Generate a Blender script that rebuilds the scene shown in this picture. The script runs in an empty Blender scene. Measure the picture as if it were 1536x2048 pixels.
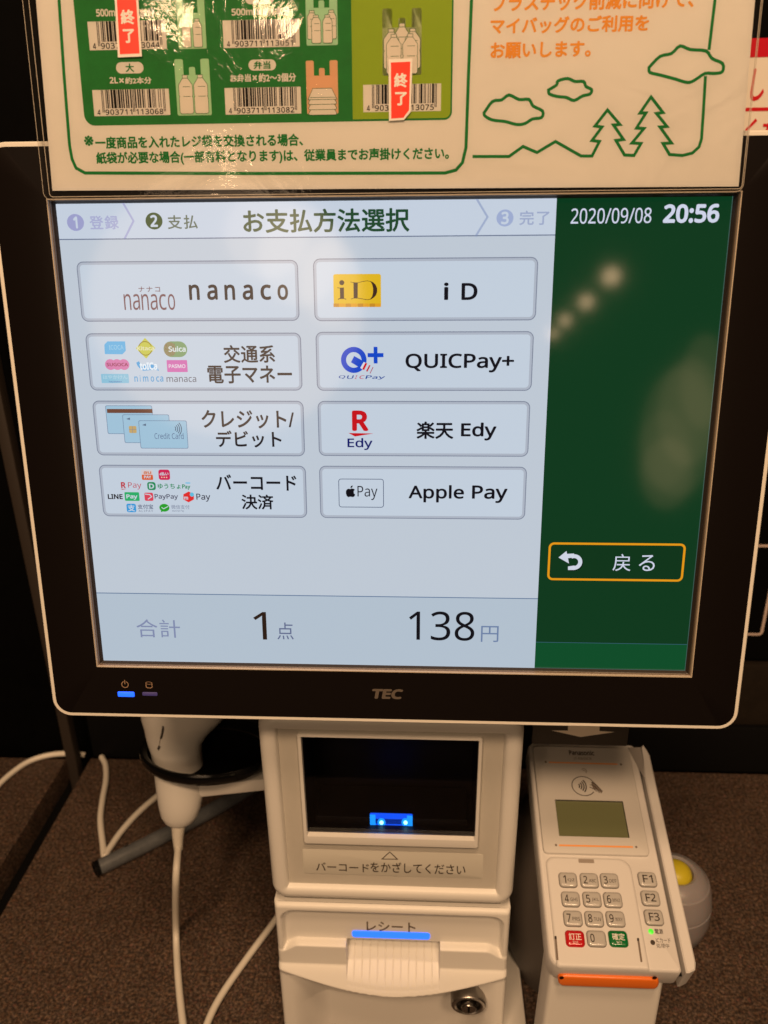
import bpy, math, random
from mathutils import Vector, Matrix
random.seed(7)
C = bpy.context.scene.collection
sc = bpy.context.scene
MM = 0.001

def lin(r, g, b):
    f = lambda c: (c/255/12.92) if c/255 <= .04045 else ((c/255+.055)/1.055)**2.4
    return (f(r), f(g), f(b))

# ------------------------------------------------------------------ camera (measured from the photo)
# all measurements in millimetres; X right, Y away from the viewer, Z up; counter top at z = 0
FPX, CX, CY = 1600.0, 768.0, 1024.0
TILT = math.radians(8)                    # the monitor leans back 8 degrees
EX = Vector((0.99874, 0.00790, -0.0496)); EX.normalize()      # monitor axes seen from the camera
EY = Vector((-0.0060, -0.9656, -0.2600)); EY = (EY-EX*EX.dot(EY)).normalized()
EN = EX.cross(EY)
ZW = math.cos(TILT)*EY + math.sin(TILT)*EN
YW = math.sin(TILT)*EY - math.cos(TILT)*EN
RW = Matrix((EX, YW, ZW))                 # camera (x right, y down, z forward) -> world
CAM = Vector((17.4, -368.8, 560.0))
SCR = CAM + RW @ Vector((2.1, -29.9, 388.5))   # centre of the display

cd = bpy.data.cameras.new('camera'); cam = bpy.data.objects.new('camera', cd); C.objects.link(cam)
cd.sensor_fit = 'VERTICAL'; cd.sensor_height = 36; cd.sensor_width = 27
cd.lens = FPX/2048*36
cd.clip_start = .01; cd.clip_end = 60
xr, yd, zf = (RW @ Vector(v) for v in ((1,0,0),(0,1,0),(0,0,1)))
m3 = Matrix((xr, -yd, -zf)).transposed()
cam.matrix_world = Matrix.Translation(CAM*MM) @ m3.to_4x4()
cd.dof.use_dof = True; cd.dof.focus_distance = .405; cd.dof.aperture_fstop = 11
sc.camera = cam

# ------------------------------------------------------------------ world, lamps, exposure
w = bpy.data.worlds.new('World'); sc.world = w; w.use_nodes = True
w.node_tree.nodes['Background'].inputs[0].default_value = (1, .58, .3, 1)
w.node_tree.nodes['Background'].inputs[1].default_value = .008
sc.view_settings.view_transform = 'Standard'; sc.view_settings.look = 'None'
sc.view_settings.exposure = 0; sc.view_settings.gamma = 1

WARM = (1, .64, .365)
def lamp(name, loc, target, size, power, color=WARM, shape='DISK', sy=None):
    l = bpy.data.lights.new(name, 'AREA'); l.shape = shape; l.size = size
    if sy: l.size_y = sy
    l.energy = power; l.color = color
    o = bpy.data.objects.new(name, l); C.objects.link(o)
    o.location = Vector(loc)*MM
    d = (Vector(target)-Vector(loc)).normalized()
    o.rotation_euler = d.to_track_quat('-Z', 'Y').to_euler()
    return o
# ceiling downlights of the shop: one just above the customer, a row going away behind him
lamp('ceiling_downlight', (60, -620, 1850), (20, 0, 200), .30, 11.8)
for p in ((-350,-1200,1850), (460,-1300,1850)):
    lamp('ceiling_downlight', p, (0, 0, 350), .30, 14.6)  # unseen pair, added to brighten the notice and other front faces
for p in ((1927,-8196,1850), (2052,-10115,1850), (2143,-12169,1850), (2286,-14277,1850)):
    lamp('ceiling_downlight', p, (0, 0, 400), .17, .95)
for p, e_ in (((-880,-2550,1850), 2.6), ((-520,-2600,1850), 2.2), ((-1150,-4400,1850), 1.3)):
    lamp('ceiling_downlight', p, (0, 0, 400), .12, e_)
# added lamps, placed for the soft warm reflections in the display; true sources unknown
for x, z, sx, sy, p in ((728, 400, .20, .36, .10), (752, 455, .16, .30, .08), (700, 285, .14, .20, .05), (790, 540, .12, .26, .05), (690, 350, .14, .22, .03)):
    lamp('reflection_light', (x, -1900, z), (0, 0, 400), sx, p, (1,.70,.36), 'ELLIPSE', sy)
for x, z, sx, sy, p in ((-440, 1010, .30, .34, .5), (-330, 920, .22, .30, .3), (-560, 1090, .30, .30, .4)):
    lamp('reflection_light', (x, -2590, z), (0, 0, 400), sx, p, (1,.72,.46), 'ELLIPSE', sy)
lamp('reflection_light', (-700, -2600, 830), (0, 0, 400), 1.0, 5.6, (1,.66,.40), 'ELLIPSE', .95)

# ------------------------------------------------------------------ materials
def mat(name, col, rough=.5, spec=.5, metal=0, emis=None, es=1, alpha=None, coat=0):
    m = bpy.data.materials.new(name); m.use_nodes = True
    b = m.node_tree.nodes['Principled BSDF']
    b.inputs['Base Color'].default_value = (*col, 1)
    b.inputs['Roughness'].default_value = rough
    b.inputs['Specular IOR Level'].default_value = spec
    b.inputs['Metallic'].default_value = metal
    b.inputs['Coat Weight'].default_value = coat
    if emis:
        b.inputs['Emission Color'].default_value = (*emis, 1)
        b.inputs['Emission Strength'].default_value = es
    return m
def bump(m, scale, strength, dist=.0002, kind='NOISE', detail=4, rot=None):
    nt = m.node_tree; b = nt.nodes['Principled BSDF']
    tc = nt.nodes.new('ShaderNodeTexCoord'); mp = nt.nodes.new('ShaderNodeMapping')
    nt.links.new(tc.outputs['Object'], mp.inputs[0])
    if rot: mp.inputs['Rotation'].default_value = rot
    if kind == 'NOISE':
        t = nt.nodes.new('ShaderNodeTexNoise'); t.inputs['Scale'].default_value = scale; t.inputs['Detail'].default_value = detail
    else:
        t = nt.nodes.new('ShaderNodeTexWave'); t.inputs['Scale'].default_value = scale
    nt.links.new(mp.outputs[0], t.inputs['Vector'])
    bp = nt.nodes.new('ShaderNodeBump'); bp.inputs['Strength'].default_value = strength; bp.inputs['Distance'].default_value = dist
    nt.links.new(t.outputs[0], bp.inputs['Height']); nt.links.new(bp.outputs[0], b.inputs['Normal'])
    return m
def mottle(m, a, bcol, scale, detail=6, lo=.35, hi=.65, second=None):
    nt = m.node_tree; b = nt.nodes['Principled BSDF']
    tc = nt.nodes.new('ShaderNodeTexCoord'); t = nt.nodes.new('ShaderNodeTexNoise')
    t.inputs['Scale'].default_value = scale; t.inputs['Detail'].default_value = detail; t.inputs['Roughness'].default_value = .82
    nt.links.new(tc.outputs['Object'], t.inputs['Vector'])
    r = nt.nodes.new('ShaderNodeValToRGB')
    r.color_ramp.elements[0].position = lo; r.color_ramp.elements[0].color = (*a, 1)
    r.color_ramp.elements[1].position = hi; r.color_ramp.elements[1].color = (*bcol, 1)
    nt.links.new(t.outputs[0], r.inputs[0])
    nt.links.new(r.outputs[0], b.inputs['Base Color'])
    return m
_scr = {}
def screen(r, g, b):                       # a colour shown by the display, behind its satin anti-glare surface
    k = (r, g, b)
    if k not in _scr:
        e = lin(r, g, b)
        _scr[k] = mat('display_colour', (.004,.004,.004), .065, .5, emis=e, es=1)
    return _scr[k]
_ink = {}
def ink(r, g, b, rough=.5):                # a printed colour
    k = (r, g, b, rough)
    if k not in _ink: _ink[k] = mat('printed_colour', lin(r, g, b), rough, .15)
    return _ink[k]

white_plastic = bump(mat('white_plastic', (.74,.72,.68), .42), 2600, .12, .00005)
cream_plastic = mat('cream_plastic', (.80,.76,.68), .4)
reader_plastic = bump(mat('reader_plastic', (.66,.64,.62), .5), 2600, .12, .00005)
panel_plastic = bump(mat('woven_plastic', (.60,.57,.51), .5), 900, .5, .0003, 'WAVE', rot=(0, 0, math.radians(40)))
bezel_black = bump(mat('black_bezel', (.0075,.0055,.005), .34, .11), 3000, .2, .00004)
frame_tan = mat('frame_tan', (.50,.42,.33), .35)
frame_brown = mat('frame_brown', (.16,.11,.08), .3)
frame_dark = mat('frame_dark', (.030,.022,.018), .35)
black_gloss = mat('black_gloss', (.005,.005,.005), .14, .3)
black_matt = mat('black_matt', (.003,.003,.003), .6, .12)
cable_white = mat('white_cable', (.70,.66,.58), .45)
chrome = mat('chrome', (.62,.60,.58), .18, metal=1)
grey_plastic = mat('grey_plastic', (.16,.145,.135), .5)
led_blue = mat('led_blue', (.01,.02,.2), .3, emis=(.012,.10,1.0), es=2.2)
led_blue2 = mat('led_blue_bar', (.01,.02,.2), .3, emis=(.02,.16,1.0), es=1.6)
led_white = mat('led_core', (.2,.4,1), .3, emis=(.25,.75,1.0), es=6)
led_dim = mat('led_dim', (.05,.04,.09), .3, emis=(.045,.03,.12), es=.6)
led_green = mat('led_green', (.05,.3,.02), .3, emis=(.06,.75,.03), es=1)

# ------------------------------------------------------------------ geometry helpers
class Frame:                               # a plane of an object: origin, right, up, towards the viewer
    def __init__(s, o, x, y):
        s.o = Vector(o); s.x = Vector(x).normalized(); s.y = Vector(y).normalized(); s.z = s.x.cross(s.y)
    def mat4(s):
        m = Matrix((s.x, s.y, s.z)).transposed().to_4x4(); m.translation = s.o*MM
        return m
    def at(s, px, py, w=0):                # photo measurement -> place on the plane (mm)
        d = RW @ Vector(((px-CX)/FPX, (py-CY)/FPX, 1))
        o = s.o + s.z*w
        h = CAM + d*((o-CAM).dot(s.z)/d.dot(s.z)) - s.o
        return (h.dot(s.x), h.dot(s.y))
def depth_at(px, py, dep):                 # point at a distance along the optical axis
    return CAM + (RW @ Vector(((px-CX)/FPX, (py-CY)/FPX, 1)))*dep
def ground_at(px, py, z=0):
    d = RW @ Vector(((px-CX)/FPX, (py-CY)/FPX, 1))
    return CAM + d*((z-CAM.z)/d.z)

def empty(name, frame, label=None, cat=None, group=None):
    o = bpy.data.objects.new(name, None); C.objects.link(o); o.empty_display_size = .02
    o.matrix_world = frame.mat4()
    if label: o['label'] = label; o['category'] = cat
    if group: o['group'] = group
    return o

def rrect(u0, u1, v0, v1, r, n=6):
    r = max(.01, min(r, (u1-u0)/2-.001, (v1-v0)/2-.001)); pts = []
    for cx, cy, a0 in ((u1-r, v1-r, 0), (u0+r, v1-r, 90), (u0+r, v0+r, 180), (u1-r, v0+r, 270)):
        for k in range(n+1):
            a = math.radians(a0+90*k/n); pts.append((cx+r*math.cos(a), cy+r*math.sin(a)))
    return pts
def rrect4(u0, u1, v0, v1, rs, n=6):       # corner radii: top right, top left, bottom left, bottom right
    pts = []
    for cx, cy, a0, r in ((u1,v1,0,rs[0]), (u0,v1,90,rs[1]), (u0,v0,180,rs[2]), (u1,v0,270,rs[3])):
        cx += -r if a0 in (0, 270) else r; cy += -r if a0 in (0, 90) else r
        for k in range(n+1):
            a = math.radians(a0+90*k/n); pts.append((cx+r*math.cos(a), cy+r*math.sin(a)))
    return pts
def catmull(pts, n=8):
    P = [Vector(p) for p in pts]; P = [P[0]*2-P[1]]+P+[P[-1]*2-P[-2]]; out = []
    for i in range(1, len(P)-2):
        for k in range(n):
            t = k/n; a, b, c, d = P[i-1], P[i], P[i+1], P[i+2]
            out.append(.5*((2*b)+(c-a)*t+(2*a-5*b+4*c-d)*t*t+(3*b-a-3*c+d)*t**3))
    out.append(P[-2]); return out
def smooth2(pts, n=5):
    return [(p.x, p.y) for p in catmull([Vector((x, y, 0)) for x, y in pts], n)]

import os
def font(fn):                              # a lettering face that ships with Blender; without it the built-in one is used
    try: return bpy.data.fonts.load(os.path.join(bpy.utils.system_resource('DATAFILES'), 'fonts', fn))
    except Exception: return None
LATIN = font('NotoSansHebrew-Regular.woff2')
_txt = {}
def text_mesh(body, bold, space):          # bold = extra stroke weight, built from shifted copies of the letters
    k = (body, bold, space)
    if k in _txt: return _txt[k]
    c = bpy.data.curves.new('lettering', 'FONT'); c.body = body; c.resolution_u = 3; c.space_character = space
    if LATIN and all(ord(q) < 128 for q in body): c.font = LATIN
    o = bpy.data.objects.new('lettering', c); C.objects.link(o)
    dg = bpy.context.evaluated_depsgraph_get()
    me = bpy.data.meshes.new_from_object(o.evaluated_get(dg))
    V0 = [(v.co.x, v.co.y) for v in me.vertices]; F0 = [tuple(p.vertices) for p in me.polygons]
    bpy.data.objects.remove(o); bpy.data.curves.remove(c); bpy.data.meshes.remove(me)
    V = []; F = []; n = 8 if bold > 0 else 1
    for i in range(n):
        a = 2*math.pi*i/n; dx, dy = (bold*math.cos(a), bold*math.sin(a)) if n > 1 else (0, 0); b0 = len(V)
        V += [(x+dx, y+dy, i*.0025) for x, y in V0]; F += [tuple(b0+q for q in f) for f in F0]
    xs = [v[0] for v in V]; ys = [v[1] for v in V]
    _txt[k] = (V, F, min(xs), max(xs), min(ys), max(ys)); return _txt[k]

class MB:                                  # collects shapes (mm, in the object's frame) into ONE mesh object
    def __init__(s, frame): s.f = frame; s.V = []; s.F = []; s.M = []; s.mats = []
    def mi(s, m):
        if m not in s.mats: s.mats.append(m)
        return s.mats.index(m)
    def add(s, V, F, m):
        b = len(s.V); s.V += V; i = s.mi(m)
        for f in F: s.F.append(tuple(b+k for k in f)); s.M.append(i)
    def poly(s, pts, w, m): s.add([(x, y, w) for x, y in pts], [tuple(range(len(pts)))], m)
    def rings(s, rs, m, cap0=False, cap1=True, closed=True):
        n = len(rs[0]); V = [p for r in rs for p in r]; F = []
        for i in range(len(rs)-1):
            for k in range(n if closed else n-1):
                a = i*n+k; b = i*n+(k+1) % n; F.append((a, b, b+n, a+n))
        if cap0: F.append(tuple(reversed(range(n))))
        if cap1: F.append(tuple((len(rs)-1)*n+k for k in range(n)))
        s.add(V, F, m)
    def rbox(s, u0, u1, v0, v1, r, prof, m, cap0=False, cap1=True, n=6):
        rs = []
        for ins, w in prof: rs.append([(x, y, w) for x, y in rrect(u0+ins, u1-ins, v0+ins, v1-ins, max(r-ins, .15), n)])
        s.rings(rs, m, cap0, cap1)
    def slab(s, pts, w0, w1, m, bev=0):    # extruded outline
        rs = [[(x, y, w0) for x, y in pts], [(x, y, w1-bev) for x, y in pts]]
        if bev:
            cx = sum(p[0] for p in pts)/len(pts); cy = sum(p[1] for p in pts)/len(pts)
            mx = max(abs(p[0]-cx) for p in pts); my = max(abs(p[1]-cy) for p in pts)
            rs.append([(cx+(x-cx)*(1-bev/mx), cy+(y-cy)*(1-bev/my), w1) for x, y in pts])
        s.rings(rs, m, True, True)
    def line(s, pts, wd, w, m, closed=False):
        P = [Vector((x, y)) for x, y in pts]; n = len(P); L = []; R = []
        for i in range(n):
            a = P[(i-1) % n] if (closed or i > 0) else None; b = P[(i+1) % n] if (closed or i < n-1) else None
            d0 = (P[i]-a).normalized() if a is not None else None; d1 = (b-P[i]).normalized() if b is not None else None
            d0 = d0 or d1; d1 = d1 or d0
            n0 = Vector((-d0.y, d0.x)); n1 = Vector((-d1.y, d1.x)); nm = (n0+n1)
            nm = nm.normalized() if nm.length > 1e-6 else n0
            k = wd/2/max(.45, nm.dot(n0)); L.append(P[i]+nm*k); R.append(P[i]-nm*k)
        V = [(p.x, p.y, w) for p in L+R]; F = []
        for i in range(n if closed else n-1):
            j = (i+1) % n; F.append((n+i, n+j, j, i))
        s.add(V, F, m)
    def disc(s, u, v, r, w, m, ry=None, n=28):
        s.poly([(u+r*math.cos(2*math.pi*k/n), v+(ry or r)*math.sin(2*math.pi*k/n)) for k in range(n)], w, m)
    def ring(s, u, v, r0, r1, w, m, a0=0, a1=360, n=36, ky=1):
        V = []; F = []; full = abs(a1-a0) >= 360
        for k in range(n+1):
            a = math.radians(a0+(a1-a0)*k/n)
            V += [(u+r0*math.cos(a), v+ky*r0*math.sin(a), w), (u+r1*math.cos(a), v+ky*r1*math.sin(a), w)]
        for k in range(n): F.append((2*k, 2*k+1, 2*k+3, 2*k+2))
        s.add(V, F, m)
    def text(s, body, u0, u1, v0, v1, w, m, bold=.0, space=1, shear=0):
        V, F, x0, x1, y0, y1 = text_mesh(body, bold, space)
        kx = (u1-u0)/(x1-x0); ky = (v1-v0)/(y1-y0) if y1 > y0 else 1
        s.add([(u0+(x-x0)*kx+shear*((y-y0)*ky), v0+(y-y0)*ky, w+dz) for x, y, dz in V], F, m)
    # ---- the same, measured in photo pixels on the frame's plane
    def bb(s, x0, y0, x1, y1, w=0):
        xm, ym = (x0+x1)/2, (y0+y1)/2
        return s.f.at(x0, ym, w)[0], s.f.at(x1, ym, w)[0], s.f.at(xm, y1, w)[1], s.f.at(xm, y0, w)[1]
    def quad(s, tl, tr, bl, br, w=0):
        a, b, c, d = (s.f.at(*p, w) for p in (tl, tr, bl, br))
        return (a[0]+c[0])/2, (b[0]+d[0])/2, (c[1]+d[1])/2, (a[1]+b[1])/2
    def T(s, body, x0, y0, x1, y1, w, m, bold=0, space=1, shear=0): s.text(body, *s.bb(x0, y0, x1, y1, w), w, m, bold, space, shear)
    def RR(s, x0, y0, x1, y1, r, w, m): s.poly(rrect(*s.bb(x0, y0, x1, y1, w), r), w, m)
    def PP(s, pts, w, m): s.poly([s.f.at(*p, w) for p in pts], w, m)
    def LL(s, pts, wd, w, m, closed=False): s.line([s.f.at(*p, w) for p in pts], wd, w, m, closed)
    def DD(s, x, y, r, w, m, ry=None):
        u, v = s.f.at(x, y, w); u2 = s.f.at(x+r, y, w)[0]-u
        v2 = v-s.f.at(x, y+(ry or r), w)[1]; s.disc(u, v, u2, w, m, v2)
    def tube(s, pts, rad, m, n=10, smooth=8, cap=True):
        P = catmull(pts, smooth) if smooth else [Vector(p) for p in pts]
        N = len(P); rr = rad if isinstance(rad, (list, tuple)) else None
        up = Vector((0, 0, 1)); rs = []; prev = None
        for i, p in enumerate(P):
            t = (P[min(i+1, N-1)]-P[max(i-1, 0)]).normalized()
            if prev is None:
                a = t.cross(up); a = a if a.length > .05 else t.cross(Vector((1, 0, 0)))
            else: a = prev-t*prev.dot(t)
            a.normalize(); prev = a; b = t.cross(a)
            if rr:
                x = i/(N-1)*(len(rr)-1); k = min(int(x), len(rr)-2); r = rr[k]+(rr[k+1]-rr[k])*(x-k)
            else: r = rad
            rs.append([tuple(p+a*(r*math.cos(2*math.pi*q/n))+b*(r*math.sin(2*math.pi*q/n))) for q in range(n)])
        s.rings(rs, m, cap, cap)
    def box(s, x0, x1, y0, y1, z0, z1, m, bev=1.0):
        s.rbox(x0, x1, y0, y1, bev, [(bev, z0), (0, z0+bev), (0, z1-bev), (bev*.3, z1-bev*.3), (bev, z1)], m, True, True, 3)
    def lathe(s, u, v, prof, m, n=40, cap0=False, cap1=True, kx=1, ky=1):     # rings of radius r at height w, about the w axis
        s.rings([[(u+kx*r*math.cos(2*math.pi*k/n), v+ky*r*math.sin(2*math.pi*k/n), w) for k in range(n)] for r, w in prof], m, cap0, cap1)
    def grid_at(s, us, vs, fn, m):
        V = [(u, v, fn(u, v)) for v in vs for u in us]; n = len(us)
        s.add(V, [(j*n+i, j*n+i+1, (j+1)*n+i+1, (j+1)*n+i) for j in range(len(vs)-1) for i in range(n-1)], m)
    def build(s, name, parent=None, label=None, cat=None, group=None, kind=None, smooth=True, angle=38):
        me = bpy.data.meshes.new(name)
        me.from_pydata([(x*MM, y*MM, z*MM) for x, y, z in s.V], [], s.F)
        for m in s.mats: me.materials.append(m)
        me.polygons.foreach_set('material_index', s.M)
        if smooth:
            me.polygons.foreach_set('use_smooth', [True]*len(me.polygons)); me.set_sharp_from_angle(angle=math.radians(angle))
        me.update()
        o = bpy.data.objects.new(name, me); C.objects.link(o)
        if parent: o.parent = parent
        else: o.matrix_world = s.f.mat4()
        if label: o['label'] = label
        if cat: o['category'] = cat
        if group: o['group'] = group
        if kind: o['kind'] = kind
        return o

X, Y, Z = Vector((1,0,0)), Vector((0,1,0)), Vector((0,0,1))
WORLD = Frame((0,0,0), X, Y)               # local z is up
def sstep(a, b, x):
    t = max(0, min(1, (x-a)/(b-a))); return t*t*(3-2*t)

# ================================================================== the setting
def speckle():
    m = mat('speckled_counter', (.07,.05,.04), .6, .3); nt = m.node_tree; bs = nt.nodes['Principled BSDF']
    tc = nt.nodes.new('ShaderNodeTexCoord'); prev = None
    def noise(scale, detail, rough):
        t = nt.nodes.new('ShaderNodeTexNoise'); t.inputs['Scale'].default_value = scale; t.inputs['Detail'].default_value = detail; t.inputs['Roughness'].default_value = rough
        nt.links.new(tc.outputs['Object'], t.inputs['Vector']); return t
    def ramp(src, stops):
        r = nt.nodes.new('ShaderNodeValToRGB'); e = r.color_ramp.elements
        e[0].position, e[0].color = stops[0][0], (*stops[0][1], 1); e[1].position, e[1].color = stops[-1][0], (*stops[-1][1], 1)
        for p, c_ in stops[1:-1]: q = e.new(p); q.color = (*c_, 1)
        nt.links.new(src.outputs[0], r.inputs[0]); return r
    hue = ramp(noise(230, 3, .6), [(.30,(.058,.029,.020)), (.46,(.070,.044,.029)), (.55,(.064,.047,.037)), (.70,(.086,.038,.027))])
    val = ramp(noise(430, 4, .75), [(.34,(.12,.12,.12)), (.50,(.85,.85,.85)), (.68,(3.0,3.0,3.0))])
    big = ramp(noise(60, 3, .6), [(.3,(.8,.8,.8)), (.7,(1.2,1.2,1.2))])
    m1 = nt.nodes.new('ShaderNodeMix'); m1.data_type = 'RGBA'; m1.blend_type = 'MULTIPLY'; m1.inputs[0].default_value = 1
    m2 = nt.nodes.new('ShaderNodeMix'); m2.data_type = 'RGBA'; m2.blend_type = 'MULTIPLY'; m2.inputs[0].default_value = 1
    nt.links.new(hue.outputs[0], m1.inputs[6]); nt.links.new(val.outputs[0], m1.inputs[7]); nt.links.new(m1.outputs[2], m2.inputs[6]); nt.links.new(big.outputs[0], m2.inputs[7])
    nt.links.new(m2.outputs[2], bs.inputs['Base Color']); return m
counter = bump(speckle(), 700, .3, .0004)
b = MB(WORLD); b.box(-328, 900, -260, 283, -40, 0, counter, .8); b.build('countertop', kind='structure')
b = MB(WORLD); b.box(-1100, -353, -260, 281, -40, 0, counter, .8); b.build('countertop', kind='structure')
back_dark = mottle(mat('dark_panel', (.001,.001,.001), .7, .05), (.0006,.0006,.0006), (.0016,.0015,.0014), 9)
skirt_dark = mottle(mat('dark_brown_panel', (.02,.014,.01), .6, .12), (.010,.007,.005), (.018,.013,.009), 12)
b = MB(WORLD); b.box(-1400, 1400, 300, 330, -300, 1500, back_dark, 1); b.build('back_wall', kind='structure')
b = MB(WORLD); b.box(-325, 1200, 291, 299, 4, 123, skirt_dark, 1)
b.build('skirting_board', label='low dark brown panel along the back edge of the counter', cat='panel')
b = MB(WORLD); b.box(-325, 1200, 284, 290.5, 0.3, 55, black_matt, 1)
b.build('rear_rail', label='black rail standing on the back edge of the counter', cat='rail')
b = MB(WORLD); b.box(-352, -329, -260, 290, -60, -25, black_matt, 1)
b.build('gap_strip', label='black strip sunk in the gap between the two counters', cat='strip')
post_m = mat('post_brown', (.03,.022,.017), .5)
b = MB(WORLD); b.box(-343, -333, 262, 274, -24, 900, post_m, 1)
b.build('partition_post', label='thin dark upright post rising from the gap between the counters', cat='post')

# posters on the back wall, right of the monitor
PF = Frame((0, 299.8, 0), X, Z)
b = MB(PF); b.slab([(236,560),(620,560),(620,644),(236,644)], .1, .5, ink(236,228,215))
n = b.build('poster_sheet', None)
n.name = 'wall_poster'; n['label'] = 'white notice with a red band and red lettering, behind the monitor\'s right top corner'; n['category'] = 'poster'
e = MB(PF)
u0 = PF.at(1486, 83)[0]-5
e.poly([(u0-10, PF.at(1500,115)[1]), (620, PF.at(1500,115)[1]), (620, 644), (u0-10, 644)], .7, ink(200,20,40))
red = ink(205,25,35)
e.T('し', 1503, 137, 1530, 202, .7, red, .02)
e.LL([(1490,219), (1600,217)], 2.4, .7, red)
e.T('ください', 1490, 236, 1640, 286, .7, red, .02)
q = e.build('lettering', n); q.matrix_parent_inverse = Matrix()

b = MB(PF); b.slab([(140,125),(520,125),(520,330),(140,330)], .1, .6, mat('black_board', (.002,.002,.002), .6, .06))
n = b.build('wall_board', label='black board with a thin white outlined box, right of the monitor', cat='board')
e = MB(PF); wl = ink(200,180,170)
u1, v1 = PF.at(1522, 1268); v2 = PF.at(1530, 1091)[1]
e.line(rrect(u1-140, u1, v1, v2, 3), 2.6, .8, wl, True); e.build('outlined_box', n)

# ================================================================== monitor
MF = Frame(SCR, X, Vector((0, math.sin(TILT), math.cos(TILT))))
mon = empty('checkout_monitor', MF, 'large touch monitor with black bezel and cream rim showing the payment method menu', 'monitor')
U0, U1, V0, V1 = -181.0, 180.0, -145.4, 140.0
b = MB(MF)     # cream rear shell whose rounded lip shows around the bezel
b.rbox(U0, U1, V0, V1, 10, [(14,-42), (6,-40), (1.2,-34), (0,-20), (0,0.5), (.1,2.6), (.35,3.5), (.8,3.9), (2.3,3.9), (2.5,3.0)], cream_plastic, True, False, 8)
b.build('rear_shell', mon)
b = MB(MF)     # flat black front with the display opening
FU, FV = 154.3, 115.9
fu0, fu1, fv0, fv1 = -FU, FU, -FV+.1, FV-.2
outer = rrect(U0+2.3, U1-2.3, V0+2.3, V1-2.3, 7.8, 8); inner = rrect(fu0, fu1, fv0, fv1, .4, 8)
b.rings([[(x, y, 2.0) for x, y in outer], [(x*.9995, y*.9995, 3.9) for x, y in outer], [(x*.998, y*.998, 4.1) for x, y in outer], [(x, y, 4.1) for x, y in inner]], bezel_black, False, False)
bz = b.build('bezel', mon)
b = MB(MF)
W_, H_ = 152.05, 114.05
def rr(du, w): return [(x, y, w) for x, y in rrect(fu0+du*(FU-W_), fu1-du*(FU-W_), fv0+du*(FV-H_), fv1-du*(FV-H_), .3, 3)]
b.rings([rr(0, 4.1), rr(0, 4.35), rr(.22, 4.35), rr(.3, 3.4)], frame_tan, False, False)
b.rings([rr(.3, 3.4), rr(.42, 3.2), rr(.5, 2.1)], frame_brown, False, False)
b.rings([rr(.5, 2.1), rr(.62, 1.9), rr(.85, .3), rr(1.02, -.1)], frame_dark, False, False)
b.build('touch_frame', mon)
# ---- marks and lamps on the bezel
b = MB(MF); tec = mat('badge_print', (.13,.105,.085), .35)
b.T('TEC', 741, 1378, 803, 1398, 4.2, tec, .045, 1, .18); b.build('badge', bz)
b = MB(MF); ic = ink(165,135,110)
u, v = MF.at(250, 1369, 4.2); b.ring(u, v, 1.55, 1.95, 4.2, ic, 110, 430); b.line([(u, v+.2), (u, v+2.6)], .4, 4.2, ic)
u, v = MF.at(298, 1370, 4.2); b.line([(u-1.6,v+1.1), (u-1.6,v-1.2), (u-.9,v-1.7), (u+.9,v-1.7), (u+1.6,v-1.2), (u+1.6,v+1.1)], .4, 4.2, ic); b.ring(u, v+1.1, 1.4, 1.8, 4.2, ic, ky=.45)
b.build('indicator_symbols', bz)
b = MB(MF); b.rbox(*b.bb(236,1383,269,1393,4), .6, [(0,3.9), (0,4.3), (.2,4.4)], led_blue); b.build('power_light', bz, label='glowing blue power light')
b = MB(MF); b.rbox(*b.bb(285,1384,315,1391,4), .6, [(0,3.9), (0,4.3), (.2,4.4)], led_dim); b.build('disk_light', bz, label='unlit violet drive light')

# ---- display content
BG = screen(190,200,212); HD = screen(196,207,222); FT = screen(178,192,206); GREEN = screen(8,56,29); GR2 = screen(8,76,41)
scr = MB(MF)
uS = (MF.at(1115,395)[0]+MF.at(1068,1335)[0])/2
vH = (MF.at(118,479)[1]+MF.at(1113,470)[1])/2
vF = (MF.at(195,1187)[1]+MF.at(1071,1196)[1])/2
vG = (MF.at(1071,1283)[1]+MF.at(1372,1290)[1])/2
def rect(mb, a, b_, c, d, w_, m_): mb.poly([(a,c), (b_,c), (b_,d), (a,d)], w_, m_)
rect(scr, -W_-1, uS, vF, vH, 0, BG); rect(scr, -W_-1, uS, vH, H_+1, 0, HD); rect(scr, -W_-1, uS, -H_-1, vF, 0, FT)
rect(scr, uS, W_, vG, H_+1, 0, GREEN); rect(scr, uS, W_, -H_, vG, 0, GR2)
rect(scr, W_-.35, W_, -H_, H_, .06, screen(60,90,84)); rect(scr, uS, W_, -H_, -H_+.35, .06, screen(60,90,84))
rect(scr, W_, W_+1.5, -H_-1, H_+1, 0, frame_dark); rect(scr, uS, W_, -H_-1, -H_, 0, frame_dark)
display = scr.build('screen', mon, smooth=False)
L1 = .06
def hl(mb, v, a, c, wd, m_): rect(mb, a, c, v-wd/2, v+wd/2, L1, m_)
b = MB(MF)
hl(b, vH, -W_, uS, .45, screen(100,112,140))
lil = screen(156,159,202); lil2 = screen(168,172,208)  # step-label lilacs paled: the veil on the display's left is in the colour
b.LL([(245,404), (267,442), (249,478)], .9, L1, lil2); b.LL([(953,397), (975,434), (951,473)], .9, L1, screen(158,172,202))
def badge(n_, x, y, c_, tw, ht):
    b.DD(x, y, 17, L1, c_); u, v = MF.at(x, y)
    b.text(n_, u-tw, u+tw, v-ht, v+ht, L1*2, HD, .03)
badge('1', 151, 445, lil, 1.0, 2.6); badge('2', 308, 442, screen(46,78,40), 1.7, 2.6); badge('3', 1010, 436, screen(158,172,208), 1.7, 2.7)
b.T('登録', 179, 431, 237, 459, L1, lil2, .02, 1.15); b.T('支払', 335, 430, 395, 458, L1, screen(94,108,92), .015, 1.15); b.T('完了', 1039, 421, 1099, 450, L1, screen(156,168,200), .015, 1.15)
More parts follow.
